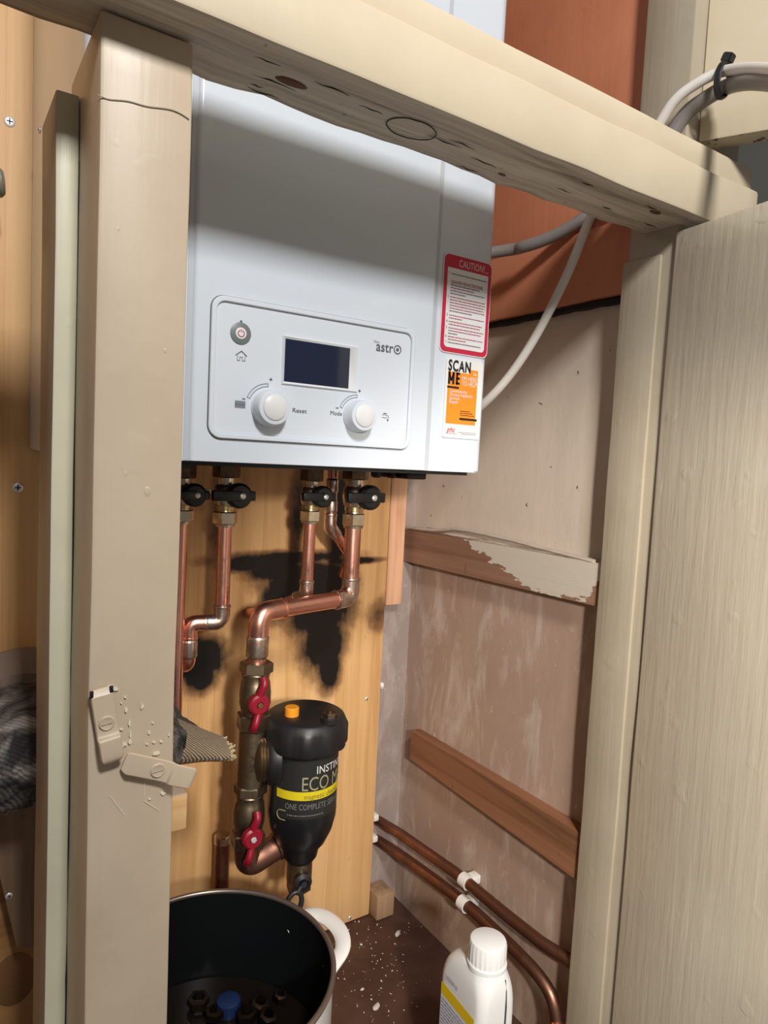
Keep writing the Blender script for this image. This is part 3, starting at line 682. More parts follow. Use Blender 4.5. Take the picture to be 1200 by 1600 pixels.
for q in ([(a_, mz0), (a_, mz1)], [(b_, mz0), (b_, mz1)], [(a_, mz1-.001), ((a_+b_)/2, mz0+.003)], [((a_+b_)/2, mz0+.003), (b_, mz1-.001)]): stroke(bm, q, mw if q[0][0] == q[1][0] else mw*.7, yl)
e_ = X(.265)+mw/2; f_ = X(.375)
stroke(bm, [(e_, mz0), (e_, mz1)], mw, yl)
for zq in (mz0+.0006, (mz0+mz1)/2, mz1-.0006): stroke(bm, [(e_, zq), (f_-.0008, zq)], .0021, yl)
plate(bm, rrect(X(.05), X(.36), Zz(.375), Zz(.350), .0008), yl, ys); plate(bm, rrect(X(.42), X(.90), Zz(.765), Zz(.737), .0006), yl, ys)
rnd = random.Random(5)
for i, fl in enumerate((.62, .78, .9)): scribble(bm, X(.43), X(.86), Zz(.655+.026*i), .0007, yl, rnd, fl, (.001, .003))
obj('black_lettering', bm, black_ink, st, smooth=False)
bm = B(); text(bm, "I'M HERE", X(.43), Zz(.265), yl, .0064, W*.40, 0); text(bm, 'TO HELP!', X(.43), Zz(.328), yl, .0064, W*.42, 0)
for i, s_ in enumerate(('Commissioning', 'Warranty Registration', 'Service', 'Repair')): text(bm, s_, X(.12), Zz(.425+.046*i), yl, .0046, None if i > 1 else (W*.46 if i == 0 else W*.62), .01)
stroke(bm, [(X(.74), Zz(.165)), (X(.78), Zz(.145)), (X(.81), Zz(.165))], .0006, yl); stroke(bm, [(X(.74), Zz(.178)), (X(.82), Zz(.178))], .0006, yl)
obj('white_lettering', bm, label_white, st, smooth=False)
bm = B(); text(bm, 'phc', X(.10), Zz(.925), yl, .0072, W*.22, .02, .3); scribble(bm, X(.08), X(.38), Zz(.945), .0004, yl, rnd); obj('red_logo', bm, newmat('logo_red', (.75, .05, .02), .5), st, smooth=False)
bm = B(); scribble(bm, X(.42), X(.90), Zz(.925), .0006, yl, rnd); scribble(bm, X(.48), X(.90), Zz(.945), .0006, yl, rnd); obj('small_print', bm, light_ink, st, smooth=False)

# ------------------------------------------------------------------ isolation valves and pipes
def isolation_valve(cx, cy, px_z, label, s=1.0, knob_shift=.012):
    """lever valve under the boiler; px_z = z of the handle"""
    z = px_z; t = thing('isolation_valve', (cx, cy, z-.03*s), label, 'valve', 'black-handled isolation valves under the boiler')
    bm = B(); hexnut(bm, (cx, cy, z+.020*s), (cx, cy, z+.046*s), .0165*s); obj('top_nut', bm, brass_dark, t)
    bm = B(); lathe(bm, [(.0105*s, .024*s), (.0105*s, .012*s), (.0135*s, .009*s), (.015*s, 0), (.0135*s, -.010*s), (.0105*s, -.014*s), (.0105*s, -.021*s)], (cx, cy, z), (0, 0, 1), 28)
    obj('body', bm, nickel, t)
    bm = B(); lathe(bm, [(.0118*s, -.013*s), (.0118*s, -.018*s), (.0108*s, -.0185*s), (.0112*s, -.022*s)], (cx, cy, z), (0, 0, 1), 28); obj('collar', bm, brass, t)
    bm = B(); hexnut(bm, (cx, cy, z-.0355*s), (cx, cy, z-.0205*s), .0150*s, .2); lathe(bm, [(.0122*s, -.0355*s), (.0118*s, -.0385*s)], (cx, cy, z), (0, 0, 1), 24)
    obj('compression_nut', bm, nickel if s < 1.1 else brass, t)
    # handle faces the front: T-bar with round boss
    hy = cy-.017*s; bx = cx+knob_shift*s; bm = B()
    lathe(bm, [(.0150*s, 0), (.0150*s, .008*s), (.0120*s, .011*s), (0, .0115*s)], (bx-.004*s, hy, z), (0, -1, 0), 28)
    box(bm, cx-.0255*s, bx-.002*s, hy-.013*s, hy-.003*s, z-.0060*s, z+.0060*s, .0015); box(bm, bx, bx+.0155*s, hy-.010*s, hy-.002*s, z-.0058*s, z+.0058*s, .0015)
    cyl(bm, (bx-.006*s, cy-.004, z), (bx-.006*s, hy, z), .005*s)
    h = obj('handle', bm, black_pl, t)
    bm = B(); lathe(bm, [(.0036*s, 0), (.0036*s, .002*s), (.002*s, .003*s), (0, .003*s)], (bx-.002*s, hy-.011*s, z), (0, -1, 0), 16); obj('handle_screw', bm, steel, h)
    return t
Yv = .745
vz = at(490, 777, Y=Yv-.03).z
v1 = at(285, 790, Y=Yv); v2 = at(352, 800, Y=Yv); v3 = at(485, 800, Y=Yv); v4 = at(553, 800, Y=Yv)
isolation_valve(v1.x, Yv, vz, 'leftmost isolation valve, half hidden behind the left post', .85)
isolation_valve(v2.x, Yv, vz, 'isolation valve second from the left, alone above its copper pipe', .95)
isolation_valve(v3.x, Yv, vz, 'third isolation valve, left of the thin soldered pipe', .88, .010)
isolation_valve(v4.x, Yv, vz, 'rightmost isolation valve with the big brass nut', 1.05, .012)

def joint(parent, p, q, r, name='soldered_collar', mat=None):
    bm = B(); p = Vector(p); q = Vector(q); L = (q-p).length
    lathe(bm, [(r*.96, 0), (r*1.1, L*.08), (r*1.13, L*.15), (r*1.10, L*.5), (r*1.13, L*.85), (r*1.1, L*.92), (r*.96, L)], p, q-p, 24)
    return obj(name, bm, mat or solder, parent)
def elbow(parent, a, b, c, r, L, mat=None, rad=None):
    """fitting centred on corner b, arms towards a and c"""
    a, b, c = Vector(a), Vector(b), Vector(c); p = b+(a-b).normalized()*L; q = b+(c-b).normalized()*L
    bm = B(); sweep(bm, fillet([p, b, q], rad or L*.72, 10), r*1.13, 22)
    for e, d in ((p, (b-p).normalized()), (q, (b-q).normalized())):
        lathe(bm, [(r*1.0, -.0012), (r*1.18, -.0004), (r*1.22, .0012), (r*1.18, .0028), (r*1.1, .0032)], e, d, 22)
    return obj('elbow', bm, mat or solder, parent)
# pipe A: far left, straight down (mostly behind the post)
pa0 = Vector((v1.x-.0005, Yv, vz-.033)); pa1 = at(279, 1095, Y=Yv)
t = thing('copper_pipe', pa1, 'leftmost copper pipe running straight down behind the left post', 'pipe')
bm = B(); sweep(bm, [pa0, Vector((pa0.x-.001, Yv, (pa0.z+pa1.z)/2)), Vector((pa0.x-.001, Yv, FL+.30))], .0072, 20); obj('tube', bm, copper, t)
# pipe B
eb = at(350, 972, Y=Yv); eb.x = v2.x; eb2 = at(296, 978, Y=Yv+.006); eb2.z = eb.z+.001; eb3 = at(295, 1035, Y=Yv+.02)
t = thing('copper_pipe', eb3, 'copper pipe that drops from the second valve and turns left', 'pipe')
r = .0081; b0 = Vector((v2.x, Yv, vz-.034)); bm = B(); sweep(bm, fillet([b0, eb, eb2, Vector((eb2.x, eb2.y, eb3.z)), Vector((eb2.x-.01, YB-.002, eb3.z-.012))], .014), r, 20); obj('tube', bm, copper, t)
elbow(t, b0, eb, eb2, r, .020); elbow(t, eb, eb2, Vector((eb2.x, eb2.y, eb3.z)), r, .018, copper)
joint(t, Vector((eb2.x, eb2.y, eb2.z-.018)), Vector((eb2.x, eb2.y, eb2.z-.040)), r*1.05)
# pipe C
ec = at(477, 930, Y=Yv); ec.x = v3.x
t = thing('copper_pipe', ec, 'copper pipe below the third valve, bending away behind the wide pipe', 'pipe')
r = .0076; c0 = Vector((v3.x, Yv, vz-.032)); c1 = Vector((ec.x, Yv+.002, ec.z)); c2 = Vector((ec.x-.030, YB-.030, ec.z-.040)); bm = B(); sweep(bm, fillet([c0, c1, c2, c2+Vector((0, .028, -.004))], .016), r, 20); obj('tube', bm, copper, t)
elbow(t, c0, c1, c2, r, .018)
# pipe D: thin soldered pipe between valves 3 and 4
Yd = .770; d0 = at(521, 735, Y=Yd); d1 = at(517, 822, Y=Yd); d2 = at(545, 868, Y=Yd+.008); d0.x = d1.x = at(518, 790, Y=Yd).x
t = thing('soldered_pipe', d2, 'thin blotchy soldered pipe bending in behind the widest pipe', 'pipe')
r = .0066; d0.z = ZB-.001; bm = B(); sweep(bm, fillet([d0, d1, d2, d2+Vector((.004, .02, -.03))], .02), r, 18); obj('tube', bm, copper, t)
for z_a, z_b in ((-.034, -.052), (-.062, -.078)): joint(t, (d0.x, Yd, z_a+.006), (d0.x, Yd, z_b+.006), r*1.05)
elbow(t, d0, d1, d2, r, .016)
# pipe E: wide pipe
e0 = Vector((v4.x, Yv, vz-.036)); e1 = at(545, 934, Y=Yv); e1.x = v4.x; e2 = at(405, 958, Z=e1.z); e2z = e1.z+.001
print('pipe E', e1, e2)
col_top = Vector((e2.x, e2.y, e2z)); col_r = .0112
def colp(z, dx=0): return Vector((e2.x-.004*(e2z-z)/.3+dx, e2.y-.0, z))
zc = lambda py, px=398: at(px, py, Y=e2.y).z
t = thing('wide_copper_pipe', colp(zc(1030)), 'wide copper pipe with a long sloping run across the scorch mark', 'pipe')
r = .0104; bm = B(); sweep(bm, fillet([e0, e1, col_top, colp(zc(1045))], .024), r, 24); obj('tube', bm, copper, t)
elbow(t, e0, e1, col_top, r, .026, solder, .022); elbow(t, e1, col_top, colp(zc(1030)), r, .034, copper, .03)
joint(t, colp(zc(992)), colp(zc(1028)), r*1.08)

# ball valve column
def ball_valve(zt_, zb_, hz, label, cap):
    t = thing('ball_valve', colp(zb_), label, 'valve', 'red-handled ball valves beside the filter')
    bm = B(); L = zt_-zb_
    hexnut(bm, colp(zt_-.16*L), colp(zt_), .0190, .3); obj('top_nut', bm, brass_dull, t)
    bm = B(); c = colp((zt_+zb_)/2)
    lathe(bm, [(.0145, L*.36), (.0160, L*.33), (.0150, L*.25), (.0165, L*.20), (.0178, L*.05), (.0178, -L*.1), (.0160, -L*.2), (.0150, -L*.26), (.0165, -L*.30)], c, (0, 0, 1), 28); obj('body', bm, brass_dull, t)
    bm = B(); hexnut(bm, colp(zb_), colp(zb_+.24*L), .0200, .1); obj('union_nut', bm, brass_dark, t)
    h = colp(hz); hy = h.y-.022; hx = h.x-.006
    bm = B(); lathe(bm, [(.0118, 0), (.0118, .006), (.0095, .008), (.004, .008), (.004, .004), (0, .004)], (hx, hy, hz), (0, -1, 0), 26)
    sweep(bm, smooth_curve([(hx+.005, hy-.002, hz+.028), (hx+.0045, hy-.006, hz+.022), (hx+.001, hy-.004, hz+.012), (hx, hy-.003, hz+.004)], 5), lambda q: .0045, 12, 1.0)
    sweep(bm, smooth_curve([(hx-.005, hy-.002, hz-.028), (hx-.0045, hy-.006, hz-.022), (hx-.001, hy-.004, hz-.012), (hx, hy-.003, hz-.004)], 5), lambda q: .0042, 12)
    cyl(bm, (hx, h.y-.008, hz), (hx, hy, hz), .006); ho = obj('handle', bm, red_pl, t)
    bm = B(); hexnut(bm, (hx, hy-.004, hz), (hx, hy-.009, hz), .0035); obj('handle_nut', bm, steel if cap else brass, ho)
    return t
zA1, zA0 = zc(1034), zc(1138)
ball_valve(zA1, zA0, zc(1088), 'upper red-handled ball valve, above the ribbed tee', 0)
zT0 = zc(1225)
zB1, zB0 = zc(1222), zc(1318)
ball_valve(zB1, zB0, zc(1288), 'lower red-handled ball valve, under the ribbed tee', 1)
# tee body between the valves, joined to the filter
FY = .690
fc = at(473, 1235, Y=FY); fx = fc.x
fz_top = at(482, 1112, Y=FY).z; fz_bot = at(470, 1345, Y=FY).z
print('filter', fx, fz_top, fz_bot, colp(zc(1180)))
t = thing('brass_tee', colp(zA0), 'dull brass tee piece with ribbed union between the two red valves', 'pipe fitting')
bm = B(); cyl(bm, colp(zA0), colp(zT0), .0160, 28); tz = (zA0+zT0)/2
fdir = (Vector((fx, FY, 0))-Vector((colp(tz).x, colp(tz).y, 0))).normalized()
obj('body', bm, brass_dull, t)
bm = B(); cc = colp(tz); seg = 40
lathe(bm, [(.015, .0), (.025, .004)]+[(.027+.0014*(i % 2), .005+.0016*i) for i in range(10)]+[(.027, .022)], cc, fdir, seg); obj('ribbed_union', bm, brass_dull, t)
bm = B(); text(bm, 'NLV', 0, 0, 0, .010, None, .01, 0, lambda x, z: Vector((cc.x-.006, cc.y-.0166, cc.z)) + Vector((-(z-.004)*1.0, 0, x-.010))); obj('cast_lettering', bm, brass_dark, t)

# bottom bend from the lower valve round to the filter
q0 = colp(zB0); q1 = colp(zc(1348)); q2 = Vector((q1.x+.048, q1.y+.0, q1.z+.016))
t = thing('return_bend', q1, 'tarnished copper elbow curving from the lower valve to the filter', 'pipe')
bm = B(); sweep(bm, fillet([q0+Vector((0, 0, .004)), q1, q2], .024, 12), .0148, 24); obj('tube', bm, copper_dull, t)
bm = B(); lathe(bm, [(.0150, -.014), (.0166, -.012), (.0166, .0), (.0150, .002)], q2, q2-q1, 24); obj('end_collar', bm, brass_dark, t)

# ------------------------------------------------------------------ magnetic filter
t = thing('magnetic_filter', (fx, FY, fz_bot-.03), 'black cylindrical magnetic filter with a yellow-striped label hung over the pot', 'filter')
RB, RL = .0405, .0485; zl0 = at(468, 1186, Y=FY-RL).z
bm = B(); lathe(bm, [(RB*.98, zl0+.006), (RB, zl0), (RB, zl0-.010), (RB*.985, zl0-.012), *[(RB*k, at(470, y_, Y=FY-RB*.5*k).z) for k, y_ in ((.985, 1266), (1.0, 1272), (.99, 1284), (.90, 1304), (.72, 1322), (.55, 1330), (.50, 1342), (.40, 1348))]], (fx, FY, 0), (0, 0, 1), 48); obj('canister', bm, black_gloss, t)
bm = B(); seg = 96
prof = [(RL*.98, zl0-.004), (RL*1.0, zl0-.001), (RL*1.0, fz_top-.012), (RL*.985, fz_top-.008), (RL*.93, fz_top-.002), (RL*.86, fz_top), (0, fz_top)]
rings = []
for r_, z_ in prof:
    if r_ == 0: rings.append([bm.verts.new((fx, FY, z_))]); continue
    rings.append([bm.verts.new((fx+math.cos(2*PI*i/seg)*r_*(1+(.03 if (i % 8) < 4 and z_ < fz_top-.01 else 0)), FY+math.sin(2*PI*i/seg)*r_*(1+(.03 if (i % 8) < 4 and z_ < fz_top-.01 else 0)), z_)) for i in range(seg)])
for A, Q in zip(rings, rings[1:]):
    for i in range(seg):
        j = (i+1) % seg
        if len(Q) == 1: bm.faces.new((A[i], A[j], Q[0]))
        else: bm.faces.new((A[i], A[j], Q[j], Q[i]))
bm.faces.new(rings[0][::-1]); lid = obj('lid', bm, black_pl, t)
p = at(456, 1112, Z=fz_top+.004); bm = B(); cyl(bm, (p.x, p.y, fz_top-.002), (p.x, p.y, fz_top+.010), .0083, 28, bev=.001); obj('orange_cap', bm, orange_pl, lid)
p = at(515, 1122, Z=fz_top+.004); bm = B(); cyl(bm, (p.x, p.y, fz_top-.002), (p.x, p.y, fz_top+.006), .0098, 28, bev=.001); obj('vent_boss', bm, black_pl, lid)
bm = B(); hexnut(bm, (p.x, p.y, fz_top+.005), (p.x, p.y, fz_top+.011), .0080); lathe(bm, [(.003, .011), (.003, .013), (0, .013)], (p.x, p.y, fz_top), (0, 0, 1), 12); obj('bleed_screw', bm, brass_dark, lid)
# side port disc towards the tee
bm = B(); back = Vector((fx, FY, tz))-fdir*(RB+.001); lathe(bm, [(.031, -.012), (.033, -.010), (.033, .0), (.030, .004)], back, -fdir, 40); cyl(bm, back+fdir*.01, back-fdir*.012, .022, 28); obj('side_port', bm, black_pl, t)
# wrapped label
camdir = math.atan2(-FY, -fx)                     # angle at which the surface faces the camera
yz = lambda py: at(470, py, Y=FY-RB*.75).z
def wrap(rad, a_off): return lambda x, z: Vector((fx+math.cos(camdir+a_off+x/rad)*rad, FY+math.sin(camdir+a_off+x/rad)*rad, z))
def wrap_patch(bm, rad, a0, a1, z0, z1, n=30, th=.0002):
    A = []
    for i in range(n+1):
        a_ = camdir+a0+(a1-a0)*i/n; A.append([bm.verts.new((fx+math.cos(a_)*q, FY+math.sin(a_)*q, z)) for q, z in ((rad, z0), (rad, z1), (rad-th*2, z1), (rad-th*2, z0))])
    for P_, Q in zip(A, A[1:]):
        for k in range(4): bm.faces.new((P_[k], P_[(k+1) % 4], Q[(k+1) % 4], Q[k]))
bm = B(); wrap_patch(bm, RB*.985+.0003, -.95, 1.9, yz(1280), yz(1184)); lab = obj('label', bm, label_black, t)
RT = RB*.985+.0006
bm = B(); wrap_patch(bm, RT, -.80, 1.9, yz(1248), yz(1235)); obj('yellow_band', bm, yellow_ink, lab)
RT2 = RT+.0003
bm = B(); text(bm, 'INSTINCT', 0, yz(1208), 0, .0125, .050, .02, 0, wrap(RT2, .38)); obj('silver_lettering', bm, silver_ink, lab)
bm = B(); text(bm, 'ECO MAG', 0, yz(1233), 0, .023, .074, -.008, 0, wrap(RT2, -.02)); obj('olive_lettering', bm, olive_ink, lab)
bm = B(); text(bm, 'magnetic cleaner', 0, yz(1246), 0, .0085, .048, 0, 0, wrap(RT2, .05)); obj('band_lettering', bm, newmat('dark_olive_ink', (.16, .14, .02), .5), lab)
bm = B(); text(bm, 'ONE COMPLETE SERVICE', 0, yz(1262), 0, .0095, .075, 0, 0, wrap(RT2, -.48)); obj('grey_lettering', bm, dim_ink, lab)
bm = B(); f_ = wrap(RT2, -.42); zz = yz(1272); n_ = 14
pts = [(.010, .0055)]+[(.004+.0055*math.cos(math.radians(90+180*i/n_)), .0055*math.sin(math.radians(90+180*i/n_))) for i in range(n_+1)]+[(.010, -.0055)]
sweep(bm, [f_(x-.012, zz+z-.001) for x, z in pts], .0005, 6); obj('magnet_symbol', bm, olive_ink, lab)
bm = B(); rnd = random.Random(8); x = 0
while x < .042:
    Lw = rnd.uniform(.001, .004); a_, b_ = f_(x, zz), f_(x+Lw, zz); vv = [bm.verts.new(q) for q in (a_, b_, b_+Vector((0, 0, .0011)), a_+Vector((0, 0, .0011)))]; bm.faces.new(vv); x += Lw+.0007
obj('small_print', bm, dim_ink, lab)
# drain cock
dz = at(470, 1346, Y=FY).z; dd = Vector((-.22, -.975, 0)).normalized()
bm = B(); cyl(bm, (fx, FY, dz+.004), (fx, FY, dz-.020), .0150, 24); hexnut(bm, (fx, FY, dz-.018), (fx, FY, dz-.034), .0150); dr = obj('drain_cock', bm, brass_dull, t)
pd = Vector((fx, FY, dz-.014))+dd*.014; bm = B(); lathe(bm, [(.0095, -.004), (.0105, 0), (.0105, .006), (.006, .008), (.006, .004)], pd, dd, 24); cyl(bm, pd, pd+dd*.010, .004, 6); obj('drain_knob', bm, black_pl, dr)
bm = B(); lc = pd+dd*.007+Vector((-.012, 0, -.022)); uu = Vector((.35, 0, 1)).normalized(); ww = dd.cross(uu).normalized()
loop = [lc+uu*math.sin(2*PI*i/28)*.0150+ww*math.cos(2*PI*i/28)*.0090 for i in range(29)]; sweep(bm, loop, .0030, 10, cap=False)
cyl(bm, pd+dd*.006, lc+uu*.014, .0030, 10); obj('strap_loop', bm, black_pl, dr)

# ------------------------------------------------------------------ pipe stub, behind the pot
p = at(348, 1304, Y=.825); t = thing('capped_pipe_stub', (p.x, .825, FL), 'short upright capped copper stub behind the pot', 'pipe')
bm = B(); cyl(bm, (p.x, .825, FL), (p.x, .825, p.z-.006), .0098); obj('tube', bm, copper_dull, t)
bm = B(); cyl(bm, (p.x, .825, p.z-.012), (p.x, .825, p.z), .0108, bev=.0015); obj('end_cap', bm, solder, t)

# ------------------------------------------------------------------ floor pipes on the right wall
XC = XW-.022
g = 'copper pipes clipped along the side wall'
f0 = at(585, 1262, X=XC); f1 = at(890, 1506, X=XC)
zt_ = (f0.z+f1.z)/2
bm = B(); sweep(bm, [(XC-.022, YB+.019, zt_), (XC-.012, .82, zt_), (XC, .70, zt_), (XC, .60, zt_), (XC+.002, .54, zt_), (XC+.011, .489, zt_)], .0078, 18)
tag(obj('floor_pipe', bm, copper_dull), 'upper of two tarnished pipes low on the side wall, straight to the door post', 'pipe', g)
gA = at(650, 1345, X=XC); gB = at(770, 1452, X=XC); gC = at(845, 1522, X=XC)
zl = (gA.z+gB.z)/2; print('floor pipes', zt_, gA, gB, gC)
pl = [(XC-.022, YB+.019, zl), (XC-.012, .82, zl), (XC, .70, zl), (XC, gB.y, zl), (XC, gC.y-.004, zl-.010), (XC, gC.y-.030, zl-.045), (XC, gC.y-.034, FL+.001)]
bm = B(); sweep(bm, smooth_curve(pl, 8), .0080, 18)
tag(obj('floor_pipe', bm, copper_dull), 'lower tarnished pipe on the side wall, bending down to the floor behind the bottle', 'pipe', g)
bm = B(); p_ = at(860, 1555, X=XC); lathe(bm, [(.008, 0), (.0098, .002), (.0098, .03), (.008, .032)], Vector((XC, gC.y-.034, FL+.04)), (0, 0, 1), 20)
tag(obj('pipe_coupling', bm, copper), 'brighter copper coupling on the downturned pipe behind the bottle', 'pipe fitting')
def clip(y, z, r, label, full=1):
    t = thing('pipe_clip', (XW, y, z-r), label, 'pipe clip', 'white plastic pipe clips')
    bm = B(); box(bm, XC+r*.9, XW-.0005, y-.007, y+.007, z-.006, z+.006, .001); obj('clip_base', bm, clip_w, t)
    bm = B(); pts = [(XC+math.cos(math.radians(a_))*(r+.002), z+math.sin(math.radians(a_))*(r+.002)) for a_ in range(50, 311, 10)]
    inn = [(XC+math.cos(math.radians(a_))*(r+.0002), z+math.sin(math.radians(a_))*(r+.0002)) for a_ in range(50, 311, 10)]
    V = [[bm.verts.new((x, yy, zz_)) for x, zz_ in P_] for P_ in (pts, inn) for yy in (y-.007, y+.007)]
    n_ = len(pts)
    for i in range(n_-1):
        for A, Q in ((0, 1), (1, 3), (3, 2), (2, 0)): bm.faces.new((V[A][i], V[A][i+1], V[Q][i+1], V[Q][i]))
    for i in (0, n_-1): bm.faces.new((V[0][i], V[1][i], V[3][i], V[2][i]))
    obj('clip_ring', bm, clip_w, t)
cy_ = at(728, 1372, X=XC).y
clip(cy_, zt_, .0078, 'white clip on the upper floor pipe'); clip(cy_, zl, .0080, 'white clip on the lower floor pipe, just beneath the other')
for z_, lb_ in ((zt_+.012, 'white clip end peeping out by the pine board, above the upper floor pipe'), (zl+.010, 'white clip end peeping out by the pine board, between the two floor pipes')):
    bm = B(); box(bm, .581, .590, YB+.004, YW-.0005, z_-.005, z_+.005, .0015); tag(obj('clip_end', bm, clip_w), lb_, 'pipe clip')
bm = B(); p = at(596, 1071, Y=YB+.006); t_ = bmesh.new(); bmesh.ops.create_icosphere(t_, subdivisions=3, radius=1); merge(bm, t_, 0, Matrix.Translation(p) @ Matrix.Diagonal((.004, .005, .0055, 1)))
for v in bm.verts: v.co += noise.noise_vector(v.co*200)*.001
tag(obj('sealant_blob', bm, clip_w), 'small white blob of sealant on the right edge of the pine board', 'sealant')

# ------------------------------------------------------------------ cooking pot
pc = Vector((.2232, .600)); PR = .121; zr = -.50
t = thing('cooking_pot', (pc.x, pc.y, FL), 'large white enamel pot with a black inside standing on the floor', 'pot')
bm = B(); lathe(bm, [(0, FL+.001), (PR*.9, FL+.001), (PR*.96, FL+.006), (PR*.985, FL+.02), (PR*.985, zr-.003)], (*pc, 0), (0, 0, 1), 72, cap=False); obj('outside', bm, pot_white, t)
bm = B(); lathe(bm, [(PR*.975, zr-.002), (PR*.965, FL+.022), (PR*.93, FL+.008), (0, FL+.006)], (*pc, 0), (0, 0, 1), 72, cap=False); obj('inside', bm, pot_dark, t)
bm = B(); rr_ = [(pc.x+math.cos(2*PI*i/96)*PR*.985, pc.y+math.sin(2*PI*i/96)*PR*.985, zr) for i in range(97)]; sweep(bm, rr_, .0028, 10, cap=False); obj('rim', bm, pot_rim, t)
for sgn in (1, -1):
    aH = math.radians(8) if sgn > 0 else math.radians(188)
    u_ = Vector((math.cos(aH), math.sin(aH), 0)); v_ = Vector((-u_.y, u_.x, 0)); c3 = Vector((pc.x, pc.y, 0))
    hz = zr-.022; bm = B()
    pts = [c3+u_*(PR*.95)+v_*.040+Vector((0, 0, hz-.010)), c3+u_*(PR+.016)+v_*.034+Vector((0, 0, hz)), c3+u_*(PR+.027)+v_*.014+Vector((0, 0, hz+.004)), c3+u_*(PR+.027)-v_*.014+Vector((0, 0, hz+.004)), c3+u_*(PR+.016)-v_*.034+Vector((0, 0, hz)), c3+u_*(PR*.95)-v_*.040+Vector((0, 0, hz-.010))]
    sweep(bm, smooth_curve(pts, 8), .0085, 14, .45, (0, 0, 1)); obj('handle', bm, pot_white, t)
sludge = metal('blackened_brass', (.08, .055, .035), (.04, .03, .02), .45)
# loose bits lying in the pot
fzp = -.600
bm = B(); lathe(bm, [(0, fzp-.004), (PR*.955, fzp-.004), (PR*.955, fzp-.0005), (0, fzp-.0005)], (pc.x, pc.y, 0), (0, 0, 1), 64)
tag(obj('dirty_water', bm, newmat('dirty_water', (.012, .008, .006), .12)), 'dark dirty water standing in the pot', 'water', kind='stuff')
p = at(357, 1566, Z=fzp+.01); bm = B(); lathe(bm, [(.013, 0), (.0135, .004), (.0125, .013), (.009, .015), (0, .015)], (p.x, p.y, fzp), (0, 0, 1), 28); tag(obj('blue_cap', bm, blue_pl), 'small blue plastic cap at the bottom of the pot', 'cap')
rnd = random.Random(2)
for i, (x, y) in enumerate(((310, 1568), (437, 1560), (385, 1590), (405, 1572), (335, 1588), (418, 1592))):
    p = at(x, y, Z=fzp+.004); bm = B(); R_ = rnd.uniform(.007, .012); a_ = rnd.uniform(0, 1)
    t_ = bmesh.new(); lathe(t_, [(R_*.6, 0), (R_, .001), (R_, .008), (R_*.6, .009), (R_*.55, .001)], (0, 0, 0), (0, 0, 1), 6, cap=False)
    merge(bm, t_, 0, Matrix.Translation((p.x, p.y, fzp+.003)) @ Matrix.Rotation(a_, 4, 'Z') @ Matrix.Rotation(.25*i % .5, 4, 'X'))
    tag(obj('brass_fitting', bm, sludge), 'old brass pipe nut lying in the bottom of the pot', 'pipe fitting', 'loose brass nuts in the pot')

# ------------------------------------------------------------------ white bottle
cc = at(763, 1466, Z=-.50); bx, by = cc.x, cc.y; zt = -.50
uax = Vector((math.sin(math.radians(4)), math.cos(math.radians(4)), 0)); vax = Vector((uax.y, -uax.x, 0))  # u: away along the long side, v: right
t = thing('chemical_bottle', (bx, by, FL), 'white plastic chemical bottle with screw cap and yellow-banded label', 'bottle')
bc = Vector((bx, by, 0))
def bp(u, v, z): return bc+uax*u+vax*v+Vector((0, 0, z))
def section(z, u0, u1, hw, rad, n=5):
    P_ = []
    rad = min(rad, (u1-u0)/2-.0005, hw-.0005)
    for cu, cv, a0 in ((u1-rad, hw-rad, 0), (u0+rad, hw-rad, 90), (u0+rad, -hw+rad, 180), (u1-rad, -hw+rad, 270)):
        for i in range(n+1):
            a_ = math.radians(a0+90*i/n); P_.append(bp(cu+rad*math.cos(a_), cv+rad*math.sin(a_), z))
    return P_
bm = B(); secs = [(FL+.001, -.020, .048, .021, .010), (FL+.006, -.025, .052, .0245, .011), (FL+.10, -.025, .052, .0245, .011), (zt-.070, -.025, .052, .0243, .011), (zt-.058, -.0252, .0515, .0240, .012), (zt-.048, -.0250, .0495, .0234, .014), (zt-.040, -.0242, .0455, .0225, .017), (zt-.034, -.0230, .0390, .0212, .0200), (zt-.029, -.0215, .0290, .0200, .0195), (zt-.026, -.0195, .0195, .0190, .0185)]
R3 = [[bm.verts.new(q) for q in section(*s_)] for s_ in secs]; n_ = len(R3[0])
for A, Q in zip(R3, R3[1:]):
    for i in range(n_): bm.faces.new((A[i], A[(i+1) % n_], Q[(i+1) % n_], Q[i]))
bm.faces.new(R3[0][::-1]); bm.faces.new(R3[-1])
body = obj('body', bm, bottle_w, t); sb = body.modifiers.new('s', 'SUBSURF'); sb.levels = 2; sb.render_levels = 2
# front round neck column running down the narrow side
bm = B(); lathe(bm, [(.0215, zt-.11), (.0215, zt-.040), (.0205, zt-.034), (.0200, zt-.028)], (bx, by, 0), (0, 0, 1), 36); obj('neck', bm, bottle_w, t)
bm = B(); lathe(bm, [(.0195, zt-.029), (.0212, zt-.028), (.0212, zt-.024), (.0198, zt-.0225)], (bx, by, 0), (0, 0, 1), 40); obj('tamper_ring', bm, bottle_w, t)
bm = B(); seg = 72; rings = []
for r_, z_ in [(.0196, zt-.0225), (.0196, zt-.004), (.0188, zt-.001), (.0172, zt), (0, zt)]:
    if r_ == 0: rings.append([bm.verts.new((bx, by, z_))]); continue
    rings.append([bm.verts.new((bx+math.cos(2*PI*i/seg)*r_*(1+(.03 if i % 3 == 0 and z_ < zt-.003 else 0)), by+math.sin(2*PI*i/seg)*r_*(1+(.03 if i % 3 == 0 and z_ < zt-.003 else 0)), z_)) for i in range(seg)])
for A, Q in zip(rings, rings[1:]):
    for i in range(seg):
        j = (i+1) % seg
        bm.faces.new((A[i], A[j], Q[0])) if len(Q) == 1 else bm.faces.new((A[i], A[j], Q[j], Q[i]))
